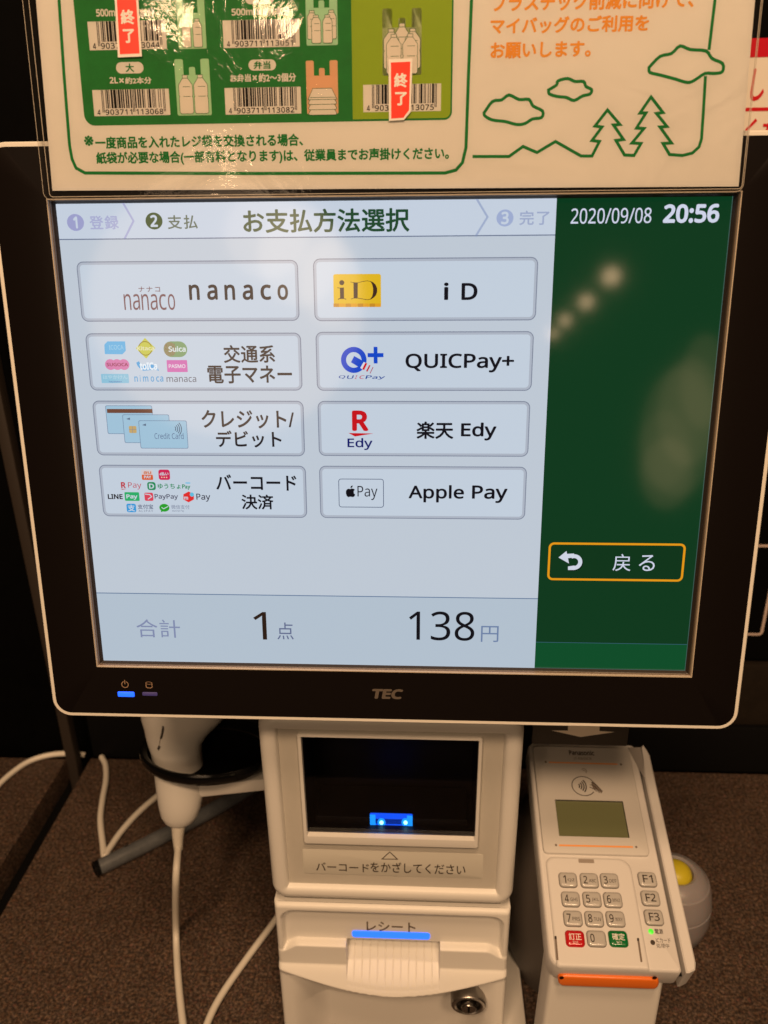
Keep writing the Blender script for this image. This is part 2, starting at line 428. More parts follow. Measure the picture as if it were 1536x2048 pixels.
b.T('お支払方法選択', 486, 417, 819, 465, L1, screen(30,72,44), .022)
b.build('header_bar', display, smooth=False)
b = MB(MF); hl(b, vF, -W_, uS, .45, screen(92,116,150)); gv = screen(128,138,172)
b.T('合計', 273, 1239, 360, 1275, L1, gv, -.004); b.T('1', 507, 1224, 533, 1279, L1, screen(44,28,20), .0); b.T('点', 554, 1245, 587, 1279, L1, screen(96,106,140), -.002)
b.T('138', 818, 1223, 949, 1281, L1, screen(14,14,22), .0); b.T('円', 962, 1252, 997, 1284, L1, screen(108,128,165), -.004)
b.build('total_row', display, smooth=False)
b = MB(MF); hl(b, vG, uS, W_-.4, .3, screen(52,92,108)); wt = screen(206,212,232)
b.build('divider_line', display, smooth=False); b = MB(MF); b.T('2020/09/08', 1142, 416, 1303, 447, L1, wt, .004); b.build('date_text', display, smooth=False)
b = MB(MF); b.T('20:56', 1327, 408, 1439, 446, L1, wt, .032)
b.build('clock_text', display, smooth=False)
b = MB(MF)     # back key
q = b.quad((1096,1085), (1370,1087), (1096,1160), (1367,1163))
b.poly(rrect(*q, 2.6), L1, screen(8,52,26)); b.line(rrect(q[0]+.5, q[1]-.5, q[2]+.5, q[3]-.5, 2.2), 1.1, L1*2, screen(226,150,22), True)
sh = screen(4,30,16)
for dx, m_, k in ((2, sh, 2), (0, screen(206,212,226), 3)):
    b.PP([(1117+dx,1115+dx), (1133+dx,1102+dx), (1138+dx,1127+dx)], L1*k, m_)
    u, v = MF.at(1149+dx, 1124+dx); b.ring(u-.3, v, 2.1, 4.1, L1*k, m_, -95, 120)
    b.PP([(1130+dx,1108+dx), (1148+dx,1107+dx), (1148+dx,1115+dx), (1132+dx,1117+dx)], L1*k, m_)
    b.PP([(1136+dx,1133+dx), (1149+dx,1131+dx), (1149+dx,1140+dx), (1136+dx,1140+dx)], L1*k, m_)
b.T('戻', 1226, 1108, 1262, 1142, L1*3, wt); b.T('る', 1278, 1110, 1310, 1142, L1*3, wt)
b.build('back_key', display, smooth=False)

B1 = screen(122,130,150); B2 = screen(172,180,194); B3 = screen(194,206,220)
def key(tl, tr, bl, br, fn, label):
    b = MB(MF); q = b.quad(tl, tr, bl, br)
    def r_(i, w_, m_): b.poly(rrect(q[0]+i, q[1]-i, q[2]+i, q[3]-i, 3.2-i), w_, m_)
    r_(0, L1, B1); r_(.42, L1*2, B2); r_(1.5, L1*3, B3)
    fn(b); b.build('payment_key', display, smooth=False, label=label)
T0 = L1*4; TX = screen(42,36,40); TK = screen(14,14,24); TB = screen(28,24,30)  # TX, TB: left-hand key text, warm display glare mixed into the black
def k1(b):
    for i, ch in enumerate('nanaco'):
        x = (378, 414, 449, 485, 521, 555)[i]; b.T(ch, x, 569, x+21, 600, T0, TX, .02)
    lg = screen(120,82,88)
    b.T('ナナコ', 277, 573, 320, 584, T0, lg, .01, 1.3)
    for i, ch in enumerate('nanaco'):
        x = 248+i*17.6; b.T(ch, x, 588, x+14, 620, T0, lg, .0)
def k2(b):
    b.RR(667, 548, 762, 614, 1, T0, screen(222,180,32)); br = screen(58,36,28)
    for i, x in enumerate((667, 691, 715, 739)):
        b.RR(x, 607, x+11, 614, .2, T0+L1, screen(196,136,34)); b.RR(x+11, 607, x+23, 614, .2, T0+L1, screen(222,158,34))
    f = lambda x, y: (660+x/12.8, 530+y/12.8)
    b.DD(*f(302,452), 5, T0+L1, br)
    b.PP([f(190,568), f(240,585), f(355,575), f(360,850), f(415,870), f(415,890), f(360,868), f(260,868), f(205,890), f(200,870), f(258,845), f(255,602), f(192,588)], T0+L1, br)
    b.PP([f(600,440), f(710,455), f(708,840), f(605,845)], T0+L1, br)
    b.LL([f(525,432), f(600,455), f(720,455), f(820,425), f(940,405), f(1040,420)], .22, T0+L1*2, br)
    b.LL([f(535,872), f(605,850), f(720,848), f(830,868), f(950,890), f(1050,870)], .25, T0+L1*2, br)
    b.PP([f(1030,410), f(1100,440), f(1165,500), f(1205,590), f(1208,680), f(1180,770), f(1120,835), f(1040,885), f(1030,870), f(1080,800), f(1102,700), f(1102,590), f(1080,500)], T0+L1*2, br)
    b.T('i', 888, 565, 897, 600, T0, TK, .02); b.T('D', 923, 566, 955, 600, T0, TK, .02)
def k3(b):
    f = lambda x, y: (170+x/6.68, 670+y/6.68); wh = screen(190,205,220)
    b.PP([f(300,85), f(535,85), f(545,210), f(500,258), f(265,255), f(258,130)], T0, screen(98,176,222)); b.T('ICOCA', *f(320,135), *f(515,195), T0+L1, screen(150,200,228), .01)
    b.PP([f(800,38), f(940,175), f(818,315), f(680,180)], T0, screen(196,196,84))
    u, v = MF.at(*f(808,178)); b.ring(u, v, 3.0, 3.35, T0+L1, screen(140,118,40), 20, 160); b.ring(u, v, 3.0, 3.35, T0+L1, screen(140,118,40), 200, 340)
    b.T('Kitaca', *f(698,150), *f(925,205), T0+L1*2, screen(226,224,190), .015)
    b.RR(*f(1050,85), *f(1365,295), 4.2, T0, screen(128,158,112)); b.RR(*f(1055,95), *f(1210,285), 3.6, T0+L1, screen(146,136,104))
    for k in range(40):
        x, y = 1075+random.random()*120, 110+random.random()*160; b.DD(*f(x, y), .9, T0+L1*1.5, screen(150,110,84) if k % 2 else screen(120,146,90))
    b.T('Suica', *f(1115,150), *f(1345,225), T0+L1*2, screen(214,222,222), .03)
    for x in (340, 430, 520): b.DD(*f(x, 395), 10.8, T0+L1*.2*(x/300), screen(210,122,172))
    b.T('SUGOCA', *f(288,372), *f(575,418), T0+L1*2, screen(150,62,92), .025)
    b.PP([f(685,370), f(720,350), f(760,420), f(800,400), f(900,395), f(960,420), f(990,480), f(940,462), f(780,478), f(735,450), f(700,410)], T0, screen(84,164,216))
    b.T('toICa', *f(730,365), *f(965,465), T0+L1*2, screen(226,236,244), .04)
    b.RR(*f(1095,335), *f(1368,495), .3, T0, screen(206,108,176)); b.T('PASMO', *f(1118,390), *f(1342,442), T0+L1, screen(226,206,222), .03)
    b.RR(*f(218,520), *f(585,642), .3, T0, screen(140,192,216)); b.T('はやかけん', *f(240,535), *f(570,590), T0+L1, screen(172,208,224), .02); b.T('hayakaken', *f(320,612), *f(490,638), T0+L1, screen(100,130,180), .02)
    for i, ch in enumerate('nimoca'):
        x = (660, 733, 775, 878, 950, 1002)[i]; wd = (45, 8, 70, 45, 42, 44)[i]
        b.T(ch, *f(x, 553 if ch != 'i' else 538), *f(x+wd, 624), T0, screen(86,160,208), .015)
    b.T('manaca', *f(1090,562), *f(1485,628), T0, screen(86,84,96), .0)
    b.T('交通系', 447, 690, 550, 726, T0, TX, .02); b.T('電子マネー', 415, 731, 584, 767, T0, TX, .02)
def k4(b):
    f = lambda x, y: (670+x/12.8, 680+y/12.8); bl = screen(10,70,196)
    u, v = MF.at(*f(482,510)); r = (MF.at(*f(810,510))[0]-MF.at(*f(155,510))[0])/2
    b.ring(u, v, r*.6, r, T0, bl, n=48)
    b.PP([f(490,410), f(655,500), f(720,560), f(600,690), f(545,655), f(408,570)], T0+L1, bl)
    b.PP([f(735,560), f(800,590), f(710,760), f(645,715)], T0+L1*2, screen(214,218,228))
    b.PP([f(775,585), f(825,600), f(745,770), f(695,745)], T0+L1*3, screen(206,18,34))
    b.PP([f(875,640), f(910,652), f(830,812), f(795,796)], T0+L1, screen(190,24,44)); b.PP([f(965,690), f(985,696), f(905,860), f(888,852)], T0+L1, screen(170,60,84))
    b.RR(*f(990,175), *f(1088,600), .05, T0, bl); b.RR(*f(835,335), *f(1240,440), .05, T0+L1, bl)
    nv = screen(20,66,150); xs = ((80,245,nv,'Q'), (295,455,nv,'U'), (505,545,screen(190,60,90),'I'), (612,735,screen(190,60,90),'C'), (775,925,nv,'P'), (945,1075,nv,'a'), (1090,1260,nv,'y'))
    for a, c_, m_, ch in xs: b.T(ch, *f(a, 905 if ch not in 'ay' else 930), *f(c_, 995 if ch != 'y' else 1012), T0, m_, .01, 1, .35)
    b.T('QUICPay+', 811, 707, 1028, 745, T0, TK, .018)
def k5(b):
    card = screen(160,194,216); edge = screen(110,130,158)
    for x0, y0, x1, y1, k in ((213,811,306,868,0), (247,829,340,886,2), (279,841,375,897,4)):
        b.RR(x0, y0, x1, y1, .8, T0+L1*k*.5, edge); b.RR(x0+1, y0+1, x1-1, y1-1, .7, T0+L1*(k*.5+.4), card)
    b.RR(214, 818, 305, 826, .05, T0+L1*.7, screen(112,72,56))
    b.RR(258, 852, 273, 866, .5, T0+L1*2, screen(196,166,110)); b.LL([(258,859), (273,859)], .15, T0+L1*2.3, edge); b.LL([(265,852), (265,866)], .15, T0+L1*2.3, edge)
    for x, y in ((256,838), (288,850)): b.PP([(x-4,y), (x+4,y-3), (x+4,y+2)], T0+L1*3, screen(96,112,136))
    b.T('Credit Card', 309, 866, 367, 878, T0+L1*3, screen(96,112,144))
    u, v = MF.at(346, 857)
    for i in range(4): b.ring(u, v, 1.3+i*.95, 1.65+i*.95, T0+L1*3, screen(76,84,104), -42, 42, 10)
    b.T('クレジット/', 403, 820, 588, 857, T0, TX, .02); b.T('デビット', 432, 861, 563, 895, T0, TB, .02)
def k6(b):
    rd = screen(196,16,28)
    b.T('R', 704, 821, 737, 862, T0, rd, .035); b.PP([(697,866), (747,867), (710,873)], T0, rd); b.T('Edy', 695, 876, 745, 900, T0, screen(16,26,104), .015)
    b.T('楽天', 833, 843, 907, 878, T0, TK, .024); b.T('Edy', 922, 845, 993, 881, T0, TK, .02)
def k7(b):
    f = lambda x, y: (200+x/6.68, 920+y/6.68); wh = screen(200,210,222)
    b.RR(*f(555,128), *f(708,266), .5, T0, screen(210,200,204)); b.RR(*f(560,196), *f(708,266), .5, T0+L1, screen(214,92,48)); b.T('au', *f(580,150), *f(685,186), T0+L1, screen(206,112,66), .03); b.T('PAY', *f(588,208), *f(684,246), T0+L1*2, wh, .03)
    b.RR(*f(782,128), *f(934,266), 1.2, T0, screen(204,36,84)); b.T('d払い', *f(796,160), *f(914,208), T0+L1, wh, .03)
    for x in (825, 858, 890): b.DD(*f(x, 232), 1.4, T0+L1, screen(240,196,170))
    rp = screen(188,60,72); b.T('R', *f(280,295), *f(342,376), T0, rp, .04); b.PP([f(272,385), f(360,386), f(300,397)], T0, rp); b.T('Pay', *f(376,298), *f(553,394), T0, rp, -.004)
    gn = screen(34,138,88); b.RR(*f(632,294), *f(744,402), 1.2, T0, gn); b.T('D', *f(655,316), *f(722,382), T0+L1, wh, .03); b.T('ゆうちょPay', *f(772,316), *f(1208,398), T0, gn, .02); b.RR(*f(1140,298), *f(1208,316), .5, T0, screen(120,190,224))
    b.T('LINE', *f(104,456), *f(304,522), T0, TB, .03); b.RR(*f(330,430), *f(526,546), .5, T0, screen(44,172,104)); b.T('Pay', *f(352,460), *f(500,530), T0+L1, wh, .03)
    b.RR(*f(595,436), *f(712,546), .8, T0, screen(216,66,88)); b.LL([f(600,455), f(665,462), f(690,490), f(640,524)], .45, T0+L1, wh); b.T('PayPay', *f(730,456), *f(1042,536), T0, screen(64,62,88), .012)
    b.PP([f(1184,420), f(1254,458), f(1254,528), f(1184,566), f(1114,528), f(1114,458)], T0, screen(222,44,44)); b.DD(*f(1228,462), 4.2, T0+L1, screen(96,188,220)); b.T('m', *f(1124,490), *f(1176,530), T0+L1, wh, .03)
    b.T('Pay', *f(1288,450), *f(1474,556), T0, screen(50,50,66), .01)
    b.RR(*f(356,584), *f(482,698), .9, T0, screen(56,152,214)); b.T('支', *f(372,596), *f(466,686), T0+L1, wh, .02); b.T('支付宝', *f(504,592), *f(710,656), T0, screen(70,78,110), .01); b.T('ALIPAY', *f(515,668), *f(708,694), T0, screen(90,96,120), .0, 1.3)
    b.DD(*f(860,638), 10, T0, screen(40,158,42), 7.8); b.PP([f(815,660), f(860,680), f(815,698)], T0, screen(40,158,42)); b.LL([f(822,632), f(850,652), f(910,620)], .4, T0+L1, wh)
    b.T('微信支付', *f(952,600), *f(1196,656), T0, screen(110,118,144), .0); b.T('WeChat Pay', *f(962,668), *f(1125,696), T0, screen(96,104,130), .0)
    b.T('バーコード', 432, 949, 593, 981, T0, TK, .02); b.T('決済', 483, 989, 547, 1019, T0, TK, .02)
def k8(b):
    nv = screen(40,58,96)
    q = b.bb(678, 958, 767, 1014); b.line(rrect(*q, 1.2), .3, T0, nv, True)
    f = lambda x, y: (600+x/2.56, 780+y/2.56); dk = screen(12,12,20)
    b.PP([f(248,505), f(256,507), f(264,504), f(276,506), f(281,511), f(275,518), f(276,529), f(283,536), f(278,545), f(271,549), f(259,546), f(247,549), f(239,542), f(235,530), f(235,517), f(240,509)], T0, dk)
    b.PP([f(258,500), f(261,492), f(270,488), f(269,496), f(263,502)], T0, dk)
    b.T('Pay', 715, 972, 755, 1000, T0, screen(20,22,34), -.006)
    b.T('Apple', 817, 970, 928, 1005, T0, TK, .018); b.T('Pay', 944, 971, 1015, 1006, T0, TK, .018)
key((153,522), (596,521), (163,641), (599,644), k1, 'top left payment key with a brown wordmark')
key((625,516), (1076,515), (630,642), (1072,641), k2, 'top right payment key with a yellow emblem')
key((169,664), (602,668), (182,779), (605,783), k3, 'payment key with nine small transit card emblems')
key((631,664), (1068,662), (634,782), (1063,781), k4, 'payment key with a blue ring emblem')
key((184,800), (607,803), (195,910), (610,913), k5, 'payment key with three overlapping bank cards')
key((635,803), (1061,801), (638,912), (1056,913), k6, 'payment key with a red letter over navy lettering')
key((197,929), (612,932), (207,1032), (614,1036), k7, 'payment key with rows of small barcode payment emblems')
key((638,933), (1054,932), (641,1036), (1050,1039), k8, 'payment key with a thin outlined fruit emblem')

# ================================================================== laminated notice hung over the top of the monitor
SF = Frame(SCR + MF.z*6.4, X, MF.y)
sign = empty('laminated_sign', SF, 'laminated green and white shopping bag notice hung over the top of the monitor', 'notice')
ptl, ptr, pbl, pbr = (SF.at(*p) for p in ((72,0), (1510,0), (105,381.5), (1477,373)))
VTOP = ptl[1]+70
paper = mat('notice_paper', (.80,.78,.74), .6); pg = lin(34,128,56); DG = ink(16,126,56)
DGP = mottle(mat('green_print', pg, .6, .15), tuple(c*.88 for c in pg), tuple(c*1.08 for c in pg), 60); LG = ink(151,181,40)
def up(p, q_): t = (VTOP-p[1])/(q_[1]-p[1]); return (p[0]+(q_[0]-p[0])*t, VTOP)
b = MB(SF); b.slab([pbl, pbr, up(pbr, ptr), up(pbl, ptl)], -.15, .1, paper); pap = b.build('paper', sign, smooth=False)
S1, S2, S3, S4 = .15, .2, .25, .3
b = MB(SF); gv_ = VTOP-8
g0, g1 = SF.at(159, 130), SF.at(704, 130)
gb = SF.at(400, 248)[1]; rb = SF.at(905, 150)[0]
b.poly(rrect4(g0[0], rb, gb, gv_, (3,3,4.5,3.2)), S1, DGP); panel = b.build('green_panel', pap, smooth=False)
b = MB(SF); b.poly(rrect4(SF.at(704,120)[0], rb-.7, gb+.8, gv_-.6, (2.4,.1,.1,2.4)), S2, LG); b.build('light_green_panel', pap, smooth=False)
# green outline and the note under the panel
b = MB(SF)
path = [(117,-150), (118,0), (128,150), (139,290), (144,318), (152,336), (170,346), (520,347), (890,346), (912,340), (925,325), (932,295), (937,150), (943,0), (948,-150)]
b.LL(path, 1.35, S1, DG)
b.T('※', 168, 271, 187, 292, S1, DG, .02); b.T('一度商品を入れたレジ袋を交換される場合、', 190, 270, 606, 295, S1, DG, .034)
b.T('紙袋が必要な場合(一部有料となります)は、従業員までお声掛けください。', 192, 299, 898, 327, S1, DG, .034)
b.build('note_text', pap, smooth=False)
b = MB(SF)
b.LL([(945,313), (1018,313), (1046,293), (1074,305), (1111,283), (1162,312), (1184,312), (1199,283), (1184,281), (1204,254), (1190,252), (1215,220), (1240,249), (1227,250), (1247,279), (1232,281), (1249,310), (1268,311), (1282,287), (1264,286), (1288,257), (1273,256), (1292,226), (1280,226), (1302,194), (1326,225), (1313,227), (1334,253), (1320,254), (1343,286), (1326,287), (1339,309), (1365,311), (1385,306), (1398,294), (1403,278), (1407,220), (1411,152)], 1.25, S1, DG)
b.LL([(1418,100), (1430,0), (1440,-90)], 1.25, S1, DG)
for c_ in ([(968,226), (985,203), (1003,200), (1018,190), (1038,199), (1058,199), (1066,212), (1085,222), (1083,235), (1065,238), (1050,247), (1033,249), (1010,243), (985,240), (970,232)],
           [(1097,180), (1113,170), (1116,162), (1135,157), (1150,163), (1167,163), (1172,173), (1183,179), (1180,188), (1165,192), (1148,201), (1133,195), (1115,193), (1099,188)],
           [(1298,135), (1320,113), (1343,107), (1360,92), (1380,99), (1412,102), (1424,117), (1445,127), (1445,143), (1430,147), (1410,147), (1390,160), (1375,165), (1350,158), (1320,150), (1300,145)]):
    b.LL(smooth2(c_+[c_[0]], 3)[:-1], 1.25, S1, DG, True)
b.build('landscape_drawing', pap, smooth=False)
b = MB(SF); og = ink(238,160,60)
b.T('プラスチック削減に向けて、', 985, -17, 1388, 20, S1, og, .034); b.T('マイバッグのご利用を', 981, 32, 1298, 66, S1, og, .034); b.T('お願いします。', 981, 83, 1182, 116, S1, og, .034)
b.build('orange_text', pap, smooth=False)
# barcodes (EAN-13)
EL = '0001101 0011001 0010011 0111101 0100011 0110001 0101111 0111011 0110111 0001011'.split()
PAR = 'LLLLLL LLGLGG LLGGLG LLGGGL LGLLGG LGGLLG LGGGLL LGLGLG LGLGGL LGGLGL'.split()
def ean(d):
    R = lambda x: ''.join('1' if c == '0' else '0' for c in EL[x]); G = lambda x: R(x)[::-1]
    s = '101'
    for p, c in zip(PAR[int(d[0])], d[1:7]): s += EL[int(c)] if p == 'L' else G(int(c))
    s += '01010'
    for c in d[7:]: s += R(int(c))
    return s+'101'
bk = ink(14,10,10)
def barcode(code, tl, tr, bl, br):
    b = MB(SF); A = [SF.at(*p) for p in (tl, tr, br, bl)]; q = b.quad(tl, tr, bl, br)
    u0, u1, v0, v1 = q; b.poly(rrect(u0, u1, v0, v1, .1, 1), S3, ink(232,228,222)); wd, ht = u1-u0, v1-v0
    x0, x1 = u0+wd*.115, u1-wd*.055; s = ean(code); mw = (x1-x0)/95
    i = 0
    while i < 95:
        if s[i] == '1':
            j = i
            while j < 95 and s[j] == '1': j += 1
            guard = i < 3 or i >= 92 or 45 <= i < 50
            rect(b, x0+i*mw, x0+j*mw, v0+ht*(.14 if guard else .29), v1-.05, S4, bk); i = j
        else: i += 1
    y0, y1 = v0+ht*.04, v0+ht*.25
    b.text(code[0], u0+wd*.045, u0+wd*.085, y0, y1, S4, bk, .015); b.text(code[1:7], x0+mw*4, x0+mw*44.5, y0, y1, S4, bk, .015, 1.1); b.text(code[7:], x0+mw*50.5, x0+mw*91, y0, y1, S4, bk, .015, 1.1)
    b.build('barcode', pap, smooth=False)
barcode('4903711113044', (175,43), (331,41), (180,100), (334,99))
barcode('4903711113051', (446,42), (598,37), (447,97), (600,93))
barcode('4903711113068', (185,180), (338,178), (189,232), (341,231))
barcode('4903711113082', (449,178), (601,172), (452,230), (603,227))
barcode('4903711113075', (726,170), (882,167), (727,225), (882,222))
cw = ink(232,228,222)
for x0, y0, x1, y1, t_, tb in ((232,124,287,147,'大',(251,127,268,144)), (497,119,552,141,'弁当',(507,122,541,138)), (226,-18,281,4,'小',(246,-15,262,1)), (490,-15,548,8,'中',(511,-13,527,5))):
    b = MB(SF); b.RR(x0, y0, x1, y1, 3, S2, cw); b.T(t_, *tb, S3, DG, .03); b.build('size_badge', pap, smooth=False)
def lab(t_, x0, y0, x1, y1):
    b.T(t_, x0, y0, x1, y1, S2, cw, .035)
for parts in ((('2L', 219, 154, 236, 167), ('×', 238, 156, 248, 166), ('約2本分', 250, 154, 303, 168)),
              (('お弁当', 460, 148, 502, 164), ('×', 505, 150, 514, 161), ('約2～3個分', 517, 146, 592, 164)),
              (('500ml', 192, 17, 234, 33), ('×', 237, 19, 248, 31), ('約2本分', 252, 17, 310, 36)),
              (('500ml', 463, 16, 510, 31), ('×', 513, 18, 523, 30), ('約4本分', 526, 13, 580, 32))):
    b = MB(SF)
    for p in parts: lab(*p)
    b.build('size_caption', pap, smooth=False)
def bag(x0, y0, x1, y1, col, items):
    b = MB(SF); u0, u1, v0, v1 = b.bb(x0, y0, x1, y1); W, H = u1-u0, v1-v0; m_ = ink(*col)
    g = lambda x, y: (u0+W*x, v1-H*y)
    def arc(cx, cy, r, a0, a1): return [(cx+r*math.cos(math.radians(a0+(a1-a0)*k/5)), cy+r*math.sin(math.radians(a0+(a1-a0)*k/5))) for k in range(6)]
    r = W*.05; hx = .25
    body = [g(0,.28), g(1,.28)]+arc(u1-r, v0+r, r, 0, -90)+arc(u0+r, v0+r, r, -90, -180)
    b.poly(body, S2, m_)
    for a, c_ in ((0, hx), (1-hx, 1)):
        b.poly(rrect4(u0+W*a, u0+W*c_, v1-H*.285, v1, (r,r,.02,.02)), S2, m_)
    b.poly(rrect4(u0+W*.41, u0+W*.59, v1-H*.285, v1-H*.14, (r,r,.02,.02)), S2, m_)
    ln = ink(40,104,58); cr = ink(230,224,214)
    z = S3
    for it in items:
        if it[0] == 'b':
            _, bx0, by0, bx1, by1, big = it; wd = bx1-bx0; h = by1-by0; cx = (bx0+bx1)/2; nk = wd*(.18 if big else .26)
            sh_ = .20 if big else .17; nt_ = .55
            pts = [(cx-nk,0), (cx+nk,0), (cx+nk,.08), (bx1-wd*.02,sh_+.04), (bx1,sh_+.07), (bx1,nt_-.03), (bx1-wd*.05,nt_), (bx1,nt_+.03), (bx1,.96), (bx1-wd*.1,1), (bx0+wd*.1,1), (bx0,.96), (bx0,nt_+.03), (bx0+wd*.05,nt_), (bx0,nt_-.03), (bx0,sh_+.07), (bx0+wd*.02,sh_+.04), (cx-nk,.08)]
            P = [g(x, by0+h*y) for x, y in pts]; b.poly(P, z, cr); b.line(P, .2, z+.02, ln, True)
            for yy in (.08, .3, .55):
                b.line([g(cx-(nk if yy < .1 else wd*.2), by0+h*yy), g(cx+(nk if yy < .1 else wd*.33), by0+h*yy)], .2, z+.02, ln)
            z += .03
        else:
            for k in range(3):
                t0, t1 = .70+k*.1, .79+k*.1
                P = [g(.14,t0), g(.86,t0), g(.95,t1), g(.92,t1+.03), g(.08,t1+.03), g(.05,t1)]; b.poly(P, z+.03*(3-k), cr); b.line(P, .2, z+.03*(3-k)+.01, ln, True)
            P = [g(.2,.52), g(.8,.52), g(.96,.73), g(.04,.73)]; b.poly(P, z+.12, cr); b.line(P, .2, z+.13, ln, True); b.line([g(.1,.69), g(.9,.69)], .2, z+.14, ln)
    b.build('bag_drawing', pap, smooth=False)
bl2 = [('b',.08,.28,.48,.97,True), ('b',.52,.28,.92,.97,True)]
bag(352, 118, 421, 231, (172,222,176), bl2)
bag(612, -14, 675, 91, (172,222,184), [('b',.04,.33,.34,.88,False), ('b',.66,.33,.96,.88,False), ('b',.17,.42,.47,.96,False), ('b',.53,.42,.83,.96,False)])
bag(355, -2, 411, 98, (172,222,176), [('b',.14,.4,.46,.97,False), ('b',.54,.4,.86,.97,False)])
bag(613, 121, 676, 228, (230,181,142), [('bento',)])
bag(765, 17, 843, 151, (220,236,184), [('b',.3,.22,.7,.9,True), ('b',.03,.3,.42,.9,True), ('b',.58,.3,.97,.9,True), ('b',.1,.38,.48,.98,True), ('b',.52,.38,.9,.98,True)])
def film_mat():
    m = bpy.data.materials.new('clear_film'); m.use_nodes = True; nt = m.node_tree; nt.nodes.clear()
    out = nt.nodes.new('ShaderNodeOutputMaterial'); tr = nt.nodes.new('ShaderNodeBsdfTransparent'); gl = nt.nodes.new('ShaderNodeBsdfGlossy'); df = nt.nodes.new('ShaderNodeBsdfDiffuse')
    tr.inputs[0].default_value = (.97,.965,.95,1); gl.inputs['Roughness'].default_value = .045; df.inputs[0].default_value = (.6,.56,.5,1)
    fr = nt.nodes.new('ShaderNodeFresnel'); fr.inputs[0].default_value = 1.42
    tc = nt.nodes.new('ShaderNodeTexCoord'); n1 = nt.nodes.new('ShaderNodeTexNoise'); n1.inputs['Scale'].default_value = 22; n1.inputs['Detail'].default_value = 6; n1.inputs['Roughness'].default_value = .55
    n1.inputs['Distortion'].default_value = .6
    bp = nt.nodes.new('ShaderNodeBump'); bp.inputs['Strength'].default_value = .16; bp.inputs['Distance'].default_value = .004
    nt.links.new(tc.outputs['Object'], n1.inputs['Vector']); nt.links.new(n1.outputs[0], bp.inputs['Height'])
    for n_ in (gl, fr): nt.links.new(bp.outputs[0], n_.inputs['Normal'])
    m1 = nt.nodes.new('ShaderNodeMixShader'); m1.inputs[0].default_value = .008
    nt.links.new(tr.outputs[0], m1.inputs[1]); nt.links.new(df.outputs[0], m1.inputs[2])
    m2 = nt.nodes.new('ShaderNodeMixShader'); nt.links.new(fr.outputs[0], m2.inputs[0]); nt.links.new(m1.outputs[0], m2.inputs[1]); nt.links.new(gl.outputs[0], m2.inputs[2])
    nt.links.new(m2.outputs[0], out.inputs[0]); return m
film = film_mat()
ftl, ftr, fbl, fbr = (SF.at(*p) for p in ((51,0), (1523,0), (84,396.5), (1486,389.5)))
l0, l1, lb = (ftl[0]+fbl[0])/2, (ftr[0]+fbr[0])/2, (fbl[1]+fbr[1])/2
b = MB(SF); b.rbox(l0, l1, lb, VTOP+3, 3.4, [(.05,.45), (0,.6), (.1,.75)], film, False, True, 8)
b.build('clear_film', sign)
edge = mat('film_edge', (.45,.40,.33), .25, .6)
b = MB(SF); b.line(rrect(l0+.15, l1-.15, lb+.15, VTOP+3, 3.3, 8), .22, .8, edge, True)
b.line(rrect(pbl[0]-1.2, pbr[0]+1.2, min(pbl[1],pbr[1])-1.0, VTOP+1, 1.6, 8), .28, .8, edge, True); b.build('film_edge', sign, smooth=False)
stick = mat('sticker_white', (.80,.76,.70), .35); sred = mat('sticker_red', lin(244,56,34), .3)
def sticker(tl, tr, bl, br, cut, glyphs):
    b = MB(SF); A = [SF.at(*p, .9) for p in (bl, br, tr, tl)]
    if cut: A = [A[0], SF.at(*cut[0], .9), SF.at(*cut[1], .9), A[2], A[3]]
    b.slab(A, .8, 1.0, stick); cx = sum(p[0] for p in A)/len(A); cy = sum(p[1] for p in A)/len(A)
    w0 = max(abs(p[0]-cx) for p in A); h0 = max(abs(p[1]-cy) for p in A)
    b.poly([(cx+(x-cx)*(1-1.0/w0), cy+(y-cy)*(1-1.2/h0)) for x, y in A], 1.05, sred)
    for ch, bx in glyphs: b.T(ch, *bx, 1.1, cw, .035)
    b.build('red_sticker', sign, smooth=False)
sticker((228,-30), (275,-32), (236,115), (284,113), None, [('終', (241,19,269,49)), ('了', (246,58,269,86))])
sticker((777,119), (825,117), (778,242), (822,238), [(808,240), (822,223)], [('終', (788,146,815,175)), ('了', (790,184,814,211))])

# ================================================================== scanner and receipt tower below the monitor
TF = Frame((0, -3, 0), X, Z)
tower = empty('receipt_tower', TF, 'white barcode reading and receipt printing unit under the middle of the monitor', 'receipt printer')
b = MB(TF)
HU0, HU1, HV0, HV1 = -76.8, 75.2, 136.0, 279.0
HP = [(8,-70), (2,-66), (0,-58), (0,-7), (.6,-4), (2,-1.6), (4,-.4), (6,0), (8.4,-.3), (9.8,-.9), (10.6,-2.0), (11.3,-4.2)]
b.rbox(HU0, HU1, HV0, HV1, 11, HP, white_plastic, True, False, 8)
head = b.build('scanner_head', tower, angle=50)
b = MB(TF)   # inner woven panel with the window opening
pu = (HU0+11.3, HU1-11.3, HV0+11.3, HV1-11.3)
wq = b.quad((601,1471.5), (958.5,1480), (614,1673), (950,1683), -1)
inn = rrect(*pu, .16, 6); win = rrect(wq[0]-.5, wq[1]+.5, wq[2]-.5, wq[3]+.5, .8, 6)
b.rings([[(x, y, -4.0) for x, y in inn], [(x, y, -4.0) for x, y in win]], panel_plastic, False, False)
b.build('front_panel', head, angle=20)
b = MB(TF)   # window surround
fq = b.quad((591,1470), (966,1478), (609,1688), (957,1699), -1)
fo = rrect(*fq, 1.6, 6); fi = rrect(*wq, .7, 6)
off = lambda pts, k, w_: [(x, y, w_) for x, y in rrect(fq[0]+k, fq[1]-k, fq[2]+k, fq[3]-k, 1.6, 6)]
b.rings([off(fo,0,-4.2), off(fo,0,-2.0), off(fo,.5,-1.2), off(fo,1.3,-1.0), [(x, y, -1.3) for x, y in fi], [(x, y, -6) for x, y in fi]], white_plastic, False, False)
b.build('window_frame', head)
